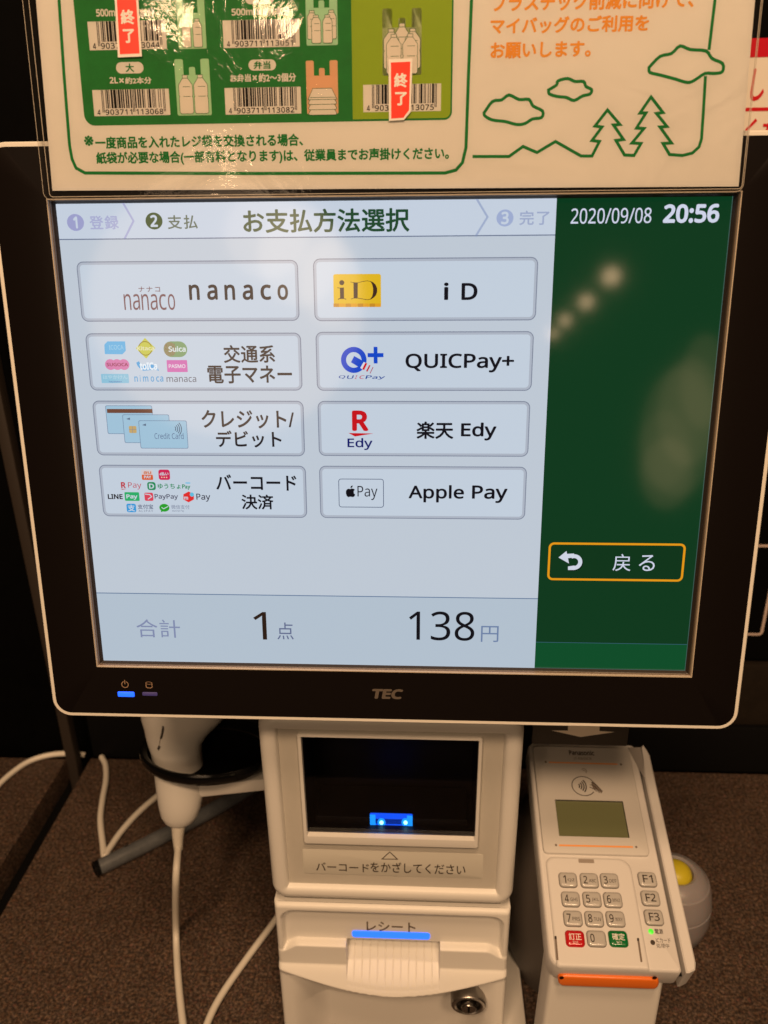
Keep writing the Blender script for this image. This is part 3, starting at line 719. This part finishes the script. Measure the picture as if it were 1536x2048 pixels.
def tint():
    m = bpy.data.materials.new('tinted_window'); m.use_nodes = True; nt = m.node_tree; nt.nodes.clear()
    out = nt.nodes.new('ShaderNodeOutputMaterial'); tr = nt.nodes.new('ShaderNodeBsdfTransparent'); gl = nt.nodes.new('ShaderNodeBsdfGlossy'); fr = nt.nodes.new('ShaderNodeFresnel')
    tr.inputs[0].default_value = (.55,.55,.6,1); gl.inputs['Roughness'].default_value = .03; fr.inputs[0].default_value = 1.45
    mx = nt.nodes.new('ShaderNodeMixShader'); nt.links.new(fr.outputs[0], mx.inputs[0]); nt.links.new(tr.outputs[0], mx.inputs[1]); nt.links.new(gl.outputs[0], mx.inputs[2]); nt.links.new(mx.outputs[0], out.inputs[0])
    return m
b = MB(TF); rect(b, wq[0], wq[1], wq[2], wq[3], -5, tint()); b.build('window_pane', head, smooth=False)
b = MB(TF); inside = mat('reader_inside', (.022,.017,.014), .45)
b.rings([[(x, y, -6) for x, y in rrect(*wq, .7, 3)], [(x, y, -42) for x, y in rrect(*wq, .7, 3)]], inside, False, True)
b.box(wq[0]+4, wq[1]-4, wq[2], wq[2]+6, -40, -12, inside)
b.build('scan_chamber', head)
b = MB(TF); lq = b.bb(740, 1629, 825, 1652, -12)
b.rbox(lq[0], lq[1], lq[2], lq[3], .8, [(0,-13), (0,-12.2), (.3,-12)], mat('scan_lamp_body', (.01,.03,.2), .3, emis=(.006,.10,1), es=1.7))
for x, wd in ((763, 9), (811, 9)):
    for r_, m_, dz in ((8.5, mat('scan_halo', (0,.1,.3), .3, emis=(.01,.3,1), es=2.2), .1), (4, led_white, .3)):
        u, v = TF.at(x, 1645, -11.6); b.disc(u, v-.2, r_*.29, -12+dz, m_, r_*.40)
rect(b, lq[0], lq[0]+3.4, lq[2]+.4, lq[3]-.4, -11.85, mat('scan_end', (0,.1,.3), .3, emis=(.01,.32,1), es=2)); rect(b, lq[1]-3.4, lq[1], lq[2]+.4, lq[3]-.4, -11.85, bpy.data.materials['scan_end'])
b.build('scan_lamp', head, label='glowing blue lamp bar behind the window')
b = MB(TF); b.rbox(*b.bb(606, 1703, 966, 1752, -4), 1.5, [(0,-4.1), (0,-3.9), (.2,-3.8)], mat('label_strip', (.57,.55,.49), .45)); ls = b.build('instruction_label', head)
b = MB(TF); tk = ink(58,46,36)
b.LL([(764,1718), (795,1718.5), (779.5,1704)], .6, -3.7, tk, True); b.T('バーコード', 632, 1726, 738, 1743, -3.7, tk, .008); b.T('をかざしてください', 741, 1726, 931, 1747, -3.7, tk, .008)
b.build('lettering', ls, smooth=False)
# ---- printer body: front face as a sculpted relief
za_c = TF.at(780, 1997, 11.5)[1]
ztop = TF.at(780, 1817)[1]; zled = TF.at(780, 1889, -2)[1]; zcr = TF.at(780, 1931, 0)[1]
sl0, sl1 = TF.at(694, 1900, -2)[0], TF.at(879, 1900, -2)[0]
def relief(u, v):
    uc = u+1.0; a = abs(uc); e = 75.0-a                 # distance from the side edges
    za = za_c+(zcr-3-za_c)*min(1, a/73)**1.8            # curved lip of the receipt tray
    led = zled-6*sstep(61, 73, a)                       # ledge of the tray, dipping at both ends
    r_ = 8.0; du = max(0, a-(70.5-r_)); dv = max(0, v-(ztop-5.5-r_))   # rounded top corners of the sunken face
    din = r_-math.hypot(du, dv) if du or dv else r_
    top = -5.0*sstep(-1.2, 1.6, din)
    face = 0.6
    sl = max(0.0, zcr-v)
    scoop = face+sl*.60+1.2*(1-math.exp(-sl/2.5))
    lip = face+max(0.0, zcr-za)*.60+1.2
    k_led = 1-sstep(led-.8, led+.8, v)
    w_ = top*(1-k_led)+scoop*k_led
    c = 1-sstep(44, 69, a); w_low = 2.2*(1-c)+max(-14, -6.5-.22*max(0, za-v))*c
    kk = 1-sstep(za-5.5, za+.8, v)
    if v < za+.8: w_ = min(scoop, lip)*(1-kk)+min(lip, w_low)*kk
    ks = sstep(sl0-.4, sl0+.4, u)*(1-sstep(sl1-.4, sl1+.4, u))
    if ks > 0 and za+3 < v < led+.6:                    # slot and ribbed chute
        t = min(1, max(0, (led+.6-v)/(led-za-5)))
        chute = -14+(scoop+14)*sstep(.12, 1.05, t)**.8
        ph = ((u-sl0)/5.1) % 1
        rib = .8*sstep(.84, .90, ph)*(1-sstep(.92, .98, ph))*sstep(za+4, za+10, v)
        w_ = w_*(1-ks)+min(w_, chute-rib)*ks
    w_ -= 3.0*(1-math.sqrt(max(0, 1-(1-min(1, max(0, e)/3.0))**2)))
    w_ -= 3.0*(1-math.sqrt(max(0, 1-(1-min(1, max(0, ztop-v)/3.0))**2)))
    return w_
us = [-76+k*.6 for k in range(1+int((sl0-1+76)/.6))]
while us[-1] < sl1+1: us.append(us[-1]+.17)
while us[-1] < 73.4: us.append(us[-1]+.6)
us.append(74)
b = MB(TF); b.grid_at(us, [ztop*k/230 for k in range(231)], relief, white_plastic)
b.box(-75.6, 73.6, 0, ztop-1, -95, -20, white_plastic, 2)
b.rings([[(x, y, -3.2) for x, y in ((-76,0),(74,0),(74,ztop),(-76,ztop))], [(x, y, -36) for x, y in ((-76,0),(74,0),(74,ztop),(-76,ztop))]], white_plastic, False, False)
prn = b.build('printer_body', tower, angle=60)
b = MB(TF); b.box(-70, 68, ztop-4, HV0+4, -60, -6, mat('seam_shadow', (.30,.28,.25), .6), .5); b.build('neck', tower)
b = MB(TF); b.box(-40, 40, 60, 330, -95, -72, white_plastic, 3); b.build('stand_column', tower)
b = MB(TF); gry = ink(96,82,66); b.T('レシート', 733, 1844, 831, 1863, -4.8, gry, .012); b.build('lettering', prn, smooth=False)
b = MB(TF); q = b.bb(704, 1864, 860, 1877, -4.6); b.rbox(*q, 2, [(0,-5.4), (0,-4.7), (.4,-4.3), (1,-4.2)], led_blue2); b.build('receipt_light', prn, label='glowing blue bar over the receipt slot')
b = MB(TF); ku, kv = TF.at(937, 2010, 5)
b.lathe(ku, kv, [(11.6,-25), (11.6,5.0), (10.9,5.9), (9.4,6.2), (8.2,5.6), (7.6,3.0)], mat('lock_metal', (.34,.32,.30), .3, metal=1), 40, False, False, 1, .76)
b.lathe(ku, kv, [(7.6,3.0), (5.0,2.8)], mat('lock_dark', (.05,.045,.04), .4, metal=.6), 40, False, False, 1, .76)
b.lathe(ku, kv, [(5.2,2.6), (5.2,7.5), (4.6,8.3), (0.2,8.4)], mat('lock_barrel', (.30,.285,.27), .22, metal=1), 32, False, True, 1, .8); rect(b, ku-.7, ku+.7, kv-2.6, kv+2.6, 8.5, black_matt)
b.build('key_lock', prn)
b = MB(WORLD); b.box(71, 92, -130, 84, 0.2, 11, white_plastic, 2); p = b.build('base_plate', tower); p.matrix_parent_inverse = tower.matrix_world.inverted()

# ================================================================== card reader
RT = math.radians(20)
RF = Frame((122.9, 11.7, 162.5), X, Vector((0, math.cos(RT), math.sin(RT))))
rd = empty('card_terminal', RF, 'white card payment terminal with keypad, tilted upward right of the receipt unit', 'card terminal')
b = MB(RF)
ru0 = (RF.at(1058,1520)[0]+RF.at(1098,1915)[0])/2; rv1 = RF.at(1160,1486)[1]; rv0 = RF.at(1220,1940)[1]
rg = (RF.at(1281,1530)[0]+RF.at(1356,1915)[0])/2; re = (RF.at(1306,1530)[0]+RF.at(1383,1910)[0])/2
def rbody(b, pts_fn, prof, m_): b.rings([[(x, y, w_) for x, y in pts_fn(i)] for i, w_ in prof], m_, True, True)
b.rings([[(x, y, w_) for x, y in rrect4(ru0+i, rg-i, rv0+i, rv1-i, (max(.3,4-i), max(.3,5-i), max(.3,8-i), max(.3,2-i)))] for i, w_ in ((4,-24), (1,-22), (0,-18), (0,-2), (.5,-.7), (1.4,0))], reader_plastic, True, True)
body = b.build('body', rd)
b = MB(RF)   # card swipe rail along the right side
pts = [(rg+1.6, rv1-22), (rg+3.2, rv1-12), (rg+3.4, rv1-3), (rg+5.2, rv1-1), (re-1, rv1-5), (re, rv1-9), (re, rv0+5), (re-1.2, rv0+1.2), (re-5, rv0-.5), (rg+1.6, rv0-.5)]
b.slab(pts, -22, 1.6, reader_plastic, .8); b.build('swipe_rail', rd)
b = MB(RF); rect(b, rg-1, rg+4, rv0+.5, rv1-2, -8, black_matt); b.build('swipe_slot', rd, smooth=False)
b = MB(RF); b.slab([(rg-5.5, rv1-3), (rg+3.6, rv1-2.5), (rg+3.4, rv1-14), (rg+2.2, rv1-27), (rg-.6, rv1-20)], .05, .35, mat('funnel_grey', (.30,.28,.265), .5)); b.build('slot_guide', rd, smooth=False)
b = MB(RF)   # display surround with the sunken grey display
dq = b.quad((1064,1492), (1258,1497), (1088,1708), (1299,1711), 1.5); lc = b.quad((1110,1599), (1246,1602), (1118,1672), (1259,1676), 2)
pl2 = mat('reader_panel', (.58,.56,.53), .5)
kdark0 = mat('display_wall', (.05,.045,.04), .5)
o_ = lambda k, w_: [(x, y, w_) for x, y in rrect(dq[0]+k, dq[1]-k, dq[2]+k, dq[3]-k, 3, 5)]
b.rings([o_(0,-.2), o_(0,1.4), o_(.4,2.0), o_(.9,2.1), [(x, y, 2.1) for x, y in rrect(*lc, .3, 5)], [(x, y, 1.6) for x, y in rrect(*lc, .3, 5)]], pl2, False, False)
b.rings([[(x, y, 1.6) for x, y in rrect(*lc, .3, 5)], [(x, y, -3) for x, y in rrect(*lc, .3, 5)]], kdark0, False, False)
sur = b.build('display_surround', rd)
b = MB(RF); rect(b, lc[0], lc[1], lc[2], lc[3], .15, mat('lcd_olive', lin(112,116,82), .25)); b.build('display', sur, smooth=False)
b = MB(RF); P_ = 2.2; orange = ink(240,160,90); dk = ink(60,52,46); gy = ink(120,108,98)
b.T('Panasonic', 1138, 1501, 1188, 1510.5, P_, dk, .03); b.T('JT-R600CR', 1147, 1514.5, 1183, 1521, P_, gy, .0); b.build('maker_name', sur, smooth=False)
for pts, wd, dots in (([(1098,1524.5), (1235,1528.3)], .95, ((1091.5,1523.8), (1242,1528.8))), ([(1118,1690.5), (1266,1694)], 1.1, ((1112,1690), (1272.5,1694)))):
    b = MB(RF); b.LL(pts, wd, P_, orange)
    for x, y in dots: b.DD(x, y, 2.3, P_, gy)
    b.build('orange_line', sur, smooth=False)
b = MB(RF); u, v = RF.at(1168, 1542, P_); b.ring(u, v, 1.5, 1.9, P_, gy, -60, 150); b.ring(u+.1, v-.2, .5, .9, P_, gy, -30, 180); b.build('chip_symbol', sur, smooth=False)
b = MB(RF); u, v = RF.at(1167, 1572, P_); b.ring(u, v, 7.3, 7.9, P_, dk, 25, 325, 40, .9)
for i in range(4): b.ring(u-4.6, v, 1.6+i*1.45, 2.4+i*1.45, P_, dk, -42, 42, 10)
b.PP([(1182,1564), (1188,1564), (1195,1571), (1205,1583), (1203,1587), (1196,1581), (1186,1577)], P_-.02, gy)
b.LL([(1183,1564), (1193,1570), (1205,1583)], .5, P_, dk); b.LL([(1180,1569), (1190,1573), (1199,1586)], .5, P_, dk); b.LL([(1179,1574), (1188,1578), (1194,1583)], .5, P_, dk)
b.build('contactless_symbol', sur, smooth=False)
b = MB(RF)   # keypad plate
kq = b.quad((1094,1716), (1262,1717), (1113,1934), (1293,1936), 1)
P2 = 1
kp = lambda k, w_: [(x, y, w_) for x, y in rrect4(kq[0]+k, kq[1]-k, kq[2]+k, kq[3]-k, (7,5,2,.6))]
b.rings([kp(-.6,-.2), kp(-.3,.6), kp(0,1.1), kp(.6,1.55), kp(1.4,1.6)], reader_plastic, False, True); plate = b.build('keypad_plate', rd)
b = MB(RF)
for x0, y0, x1, y1 in ((1111,1872,1114,1920), (1276,1876,1282,1924)):
    b = MB(RF); b.PP([(x0-2,y0), (x0+2,y0), (x1+3,y1), (x1-1,y1)], 1.66, gy); b.PP([(x0-2,y0), (x0+2,y0), (x0+2.3,y0+6), (x0-1.7,y0+6)], 1.7, dk); b.build('guide_slit', plate, smooth=False)
b = MB(RF); b.RR(1157, 1718, 1188, 1726, .3, 1.68, ink(150,140,130)); b.build('notch', plate, smooth=False)
kmat = mat('key_grey', (.47,.455,.43), .2, .5, coat=.6); kdark = mat('key_rim', (.20,.185,.17), .3)
kred = mat('key_red', lin(190,24,30), .22, coat=.5); kgrn = mat('key_green', lin(10,110,52), .22, coat=.5)
keys = [(1136,1760,'1','QZ',kmat), (1178.6,1761,'2','ABC',kmat), (1219,1761.5,'3','DEF',kmat), (1141.3,1798.4,'4','GHI',kmat), (1184,1799,'5','JKL',kmat), (1225.7,1800,'6','MNO',kmat), (1145.8,1837,'7','PRS',kmat), (1188.4,1838,'8','TUV',kmat), (1231,1838.2,'9','WXY',kmat), (1150,1877,'訂正','',kred), (1193,1877.5,'0','',kmat), (1236.6,1877.5,'確定','',kgrn), (1294.8,1759,'F1','',kmat), (1300.8,1796.5,'F2','',kmat), (1307.7,1835,'F3','',kmat)]
for x, y, t_, s_, m_ in keys:
    b = MB(RF); base = 1.5 if x < 1280 else 0; u, v = RF.at(x, y, base+1); hw, hh = 5.5, 4.5
    par = plate if x < 1280 else body
    b.rbox(u-hw, u+hw, v-hh, v+hh, 2.2, [(0,base-.1), (0,base+.9), (.35,base+1.3)], kdark if m_ is kmat else m_, False, False, 5)
    b.rbox(u-hw+.35, u+hw-.35, v-hh+.35, v+hh-.35, 1.9, [(0,base+1.3), (.3,base+1.75), (.8,base+1.95), (1.6,base+2.05)], m_, False, True, 5)
    tm = dk if m_ is kmat else cw; zt_ = base+2.15
    if t_[0] == 'F': b.text(t_, u-3, u+3, v-2.3, v+2.3, zt_, tm, .01)
    elif len(t_) == 2: b.text(t_, u-3.6, u+3.6, v-1.2, v+2.6, zt_, tm, .01); b.text('訂正中'[:2] if m_ is kred else '実行', u-1.6, u+1.6, v-3.0, v-1.7, zt_, tm, 0)
    else:
        b.text(t_, u-4.0+(1.0 if t_ == '1' else .3), u-1.3, v-2.3, v+2.3, zt_, tm, .01)
        if s_: b.text(s_, u-.4, u+3.9, v-1.5, v+.5, zt_, dk, .0)
    b.build('key', par, label='red correction key' if m_ is kred else 'green confirm key' if m_ is kgrn else None)
b = MB(RF); u, v = RF.at(1302, 1863, .2); b.lathe(u, v, [(1.5,-.1), (1.5,.3), (1.0,.5)], led_green, 20); b.build('power_light', body, label='lit green power light')
b = MB(RF); u, v = RF.at(1305.5, 1885, .2); b.lathe(u, v, [(1.35,-.1), (1.35,.3), (.9,.4)], ink(70,62,54), 20); b.build('card_light', body, label='unlit dark card light')
b = MB(RF); b.T('電源', 1309.5, 1858, 1326, 1868, .1, dk, .01); b.T('ICカード', 1312, 1876, 1341, 1885.5, .1, dk, .0); b.T('処理中', 1313, 1887, 1338, 1896, .1, dk, .0); b.build('lettering', body, smooth=False)
# card slot under the front edge and the stand
CF = Frame((122.9, RF.o.y + math.cos(RT)*rv0 + 4, 0), X, Z)
b = MB(CF); oq = b.bb(1115, 1949, 1316, 1967, 0); omat = mat('orange_slot', lin(226,112,34), .3)
b.rbox(oq[0], oq[1], oq[2], oq[3]+1, 3.5, [(0,-12), (0,2), (.6,2.8), (1.2,3)], omat, False, True)
for x in (1123, 1309): u, v = CF.at(x, 1955, 3); b.disc(u, v, 1.3, 3.2, ink(50,20,10))
b.build('card_slot', rd).parent = None
bpy.data.objects['card_slot'].parent = rd; bpy.data.objects['card_slot'].matrix_parent_inverse = rd.matrix_world.inverted(); bpy.data.objects['card_slot'].matrix_basis = CF.mat4()
st = MB(CF)
s0, s1 = CF.at(1098,1970,-3)[0], CF.at(1328,1970,-3)[0]; s2, s3 = CF.at(1087,2048,-3)[0], CF.at(1316,2048,-3)[0]
zt_ = oq[3]-2; kx = (s2-s0)/(CF.at(1098,1970,-3)[1]-CF.at(1087,2048,-3)[1])
def sring(i, z_, d): return [(x, z_, -3-y) for x, y in rrect(s0+i+kx*(zt_-z_), s1-i, i, 24-i, 3, 4)]
st.rings([sring(0,0,0), sring(0,zt_-1,0), sring(1,zt_,0)], white_plastic, True, True)
p = st.build('stand', rd); p.matrix_parent_inverse = rd.matrix_world.inverted(); p.matrix_basis = CF.mat4()
sw = MB(WORLD); c0 = Vector((128, 72, 0))
sw.lathe(c0.x, c0.y, [(40,1), (46,30), (50,70), (49,105), (42,135), (24,152)], mat('swivel_grey', (.10,.085,.075), .5), 40, True, True)
p = sw.build('swivel_mount', rd); p.matrix_parent_inverse = rd.matrix_world.inverted()

# down-pointing arrow card between monitor and terminal
AF = Frame((0, 34, 0), X, Z)
b = MB(AF); aq = b.quad((1064,1440), (1256,1440), (1066,1488), (1258,1492)); b.slab(rrect(aq[0], aq[1], aq[2], aq[3]+8, 1, 3), -.8, 0, mat('dark_card', (.028,.020,.014), .5))
n = b.build('arrow_card', label='dark card with a white down arrow above the card terminal', cat='sign')
b = MB(AF); b.PP([(1136,1445), (1199,1445), (1199,1462), (1230,1464), (1161,1474), (1103,1461), (1136,1461)], .2, ink(225,212,195)); b.build('arrow', n, smooth=False)

# call button with a yellow dome
g = ground_at(1334, 1846)
CB = Frame((g.x, g.y, 0), X, Y)
cb = empty('call_button', CB, 'round frosted grey call button with a yellow dome behind the card terminal', 'call button')
fro = mat('frosted_grey', (.27,.25,.26), .35); fro.node_tree.nodes['Principled BSDF'].inputs['Subsurface Weight'].default_value = .2
b = MB(CB); b.lathe(0, 0, [(25,0), (28,4), (30,16), (29.8,29), (29.2,29.6), (29.2,30.6), (29.6,31.2), (28,42), (25.6,49), (24.8,49.4), (24.4,50.2), (20,55), (15,57), (13,56), (12.5,52)], fro, 48, True, False); b.build('housing', cb)
b = MB(CB); b.lathe(0, 0, [(12.5,50), (12.2,54), (10.8,58), (7.5,60.6), (4,61.6), (.2,62)], mat('yellow_dome', (.60,.50,.025), .4), 40, False, True); b.build('dome', cb)

# ================================================================== hand scanner hanging in its ring, cords
D0 = 600
hs_o = depth_at(360, 1560, D0); HF = Frame(hs_o, X, Y)
hs = empty('hand_scanner', HF, 'white hand scanner hanging head up in a black ring left of the receipt unit', 'hand scanner')
def loc(v): return tuple(v-hs_o)
b = MB(HF); rs = []; fw = RW @ Vector((0,0,1)); rt = RW @ Vector((1,0,0))
secs = [(357,1655,3), (357,1652,16), (358,1645,27), (359,1632,36), (360,1612,42), (360,1590,45.5), (359,1560,48), (357,1530,49), (353,1505,50), (350,1488,53), (353,1472,60), (360,1455,70), (366,1438,81), (371,1405,90), (374,1360,90), (374,1320,78), (374,1300,40), (374,1296,4)]
for x, y, hwp in secs:
    c_ = depth_at(x, y, D0); hw = hwp/FPX*D0
    rs.append([loc(c_ + rt*(hw*math.cos(2*math.pi*k/32)) + fw*(hw*.8*math.sin(2*math.pi*k/32))) for k in range(32)])
b.rings(rs, white_plastic, True, True); shell = b.build('shell', hs, angle=60)
b = MB(HF); sd = mat('scanner_seam', (.05,.045,.04), .5)
def on_shell(x, y, lift=.3):
    import bisect
    for i in range(len(secs)-1):
        a, c_ = secs[i], secs[i+1]
        if c_[1] <= y <= a[1]:
            t = (a[1]-y)/(a[1]-c_[1]); cx = a[0]+(c_[0]-a[0])*t; hwp = a[2]+(c_[2]-a[2])*t
            k = max(-1, min(1, (x-cx)/hwp)); hw = hwp/FPX*D0
            return Vector(loc(depth_at(cx, y, D0) + rt*(hw*k) - fw*(hw*.8*math.sqrt(1-k*k)+lift)))
    return Vector((0,0,0))
b.tube([on_shell(344,1436), on_shell(341,1448), on_shell(336,1462)], .8, sd, 8, 4)
b.tube([on_shell(331,1480), on_shell(328,1486)], .9, sd, 8, 3)
b.tube([on_shell(x, y, -.1) for x, y in ((344,1440), (334,1465), (328,1490))], .25, ink(120,110,98), 6, 6)
b.build('button_slits', shell)
b = MB(HF)
gz = 3
P0 = depth_at(357, 1652, D0); P1 = depth_at(357, 1700, D0)
pts = [P0, depth_at(356,1675,D0), P1]
b.tube([loc(p) for p in pts], [5.2, 4.2, 3.2], cable_white, 14, 6); b.build('cord_sleeve', hs)
gp = lambda x, y, z=gz: ground_at(x, y, z)
cord = [depth_at(357,1690,D0), depth_at(352,1760,D0-12), gp(352,1860,10), gp(356,1950), gp(366,2048), gp(378,2130), gp(392,2140), gp(410,2060), gp(440,1995), gp(495,1915), gp(545,1848), gp(600,1770)]
b = MB(HF); b.tube([loc(p) for p in cord], 2.7, cable_white, 10, 10); b.build('cord', hs)

hr_o = depth_at(415, 1512, 590); RG = Frame(hr_o, X, Y)
hold = empty('scanner_holder', RG, 'glossy black ring holder on a white arm, carrying the hand scanner', 'holder')
b = MB(RG); ring_r = []
cen = depth_at(418, 1500, 600)-hr_o
def rp(a, r, z): return (cen.x+r*1.0*45*math.cos(a), cen.y+r*30*math.sin(a), cen.z+z)
prof = [(1.02,3), (1.05,4.5), (1.10,5), (1.14,3.5), (1.15,0), (1.12,-4), (1.07,-5.5), (1.02,-5), (1.0,-2), (1.02,3)]
n_ = 48
b.rings([[rp(2*math.pi*k/n_, r, z) for k in range(n_)] for r, z in prof], black_gloss, False, False)
b.rings([[rp(2*math.pi*k/n_, r, z) for k in range(n_)] for r, z in ((1.0,-4), (.55,-9), (.02,-10))], black_matt, False, True)
b.build('ring', hold)
b = MB(RG); a0 = depth_at(395, 1568, 605)-hr_o; a1 = depth_at(540, 1552, 590)-hr_o
dv = (a1-a0).normalized(); sd_ = Vector((0,0,1)).cross(dv).normalized()
sec = [(-9,-5), (9,-5), (10,0), (9,5), (-9,5), (-10,0)]
b.rings([[tuple(a+sd_*x+Vector((0,0,1))*z) for x, z in sec] for a in (a0, a1, a1+dv*60)], white_plastic, True, True); b.build('arm', hold)

b = MB(WORLD); duct = mottle(mat('duct_grey', (.10,.11,.12), .32), (.085,.092,.10), (.135,.145,.155), 40)
da, db = ground_at(196, 1736, 6.5), ground_at(530, 1556, 6.5)
dd = (db-da).normalized()
sag = Vector((dd.y, -dd.x, 0))
b.tube([da, da+(db-da)*.3+sag*3, da+(db-da)*.7+sag*4, db, db+dd*60-sag*6], 6.8, duct, 20, 4, False)
b.tube([da+dd*26, da+dd*29], 6.6, ink(58,54,52), 20, 0)
dct = b.build('cable_duct', label='grey plastic cable duct lying on the counter behind the hand scanner', cat='cable duct')
b = MB(WORLD); rs = []
s1_ = Vector((0,0,1)).cross(dd).normalized()
for r_, t_ in ((6.6,4), (6.9,0), (6.9,-3), (5.7,-3.2), (5.3,3)):
    rs.append([tuple(da+dd*t_+s1_*(r_*math.cos(2*math.pi*k/24))+Vector((0,0,1))*(r_*math.sin(2*math.pi*k/24))) for k in range(24)])
b.rings(rs, black_gloss, False, True); b.build('end_cap', dct)
b = MB(WORLD); b.tube([gp(203,1514,3), gp(211,1530), gp(212,1560), gp(205,1600), gp(201,1640), gp(206,1690), gp(209,1712), gp(219,1697), gp(245,1660), gp(280,1622), gp(320,1588), gp(380,1540)], 2.9, cable_white, 10, 10)
b.build('white_cable', label='white cable bent behind the end of the grey cable duct', cat='cable', group='white cables on the counter')
b = MB(WORLD); b.tube([gp(-60,1640), gp(-10,1578), gp(25,1545), gp(60,1522), gp(100,1510), gp(140,1507), gp(170,1510, 0)], 2.9, cable_white, 10, 10)
b.build('white_cable', label='white cable curving across the counter left of the black gap', cat='cable', group='white cables on the counter')
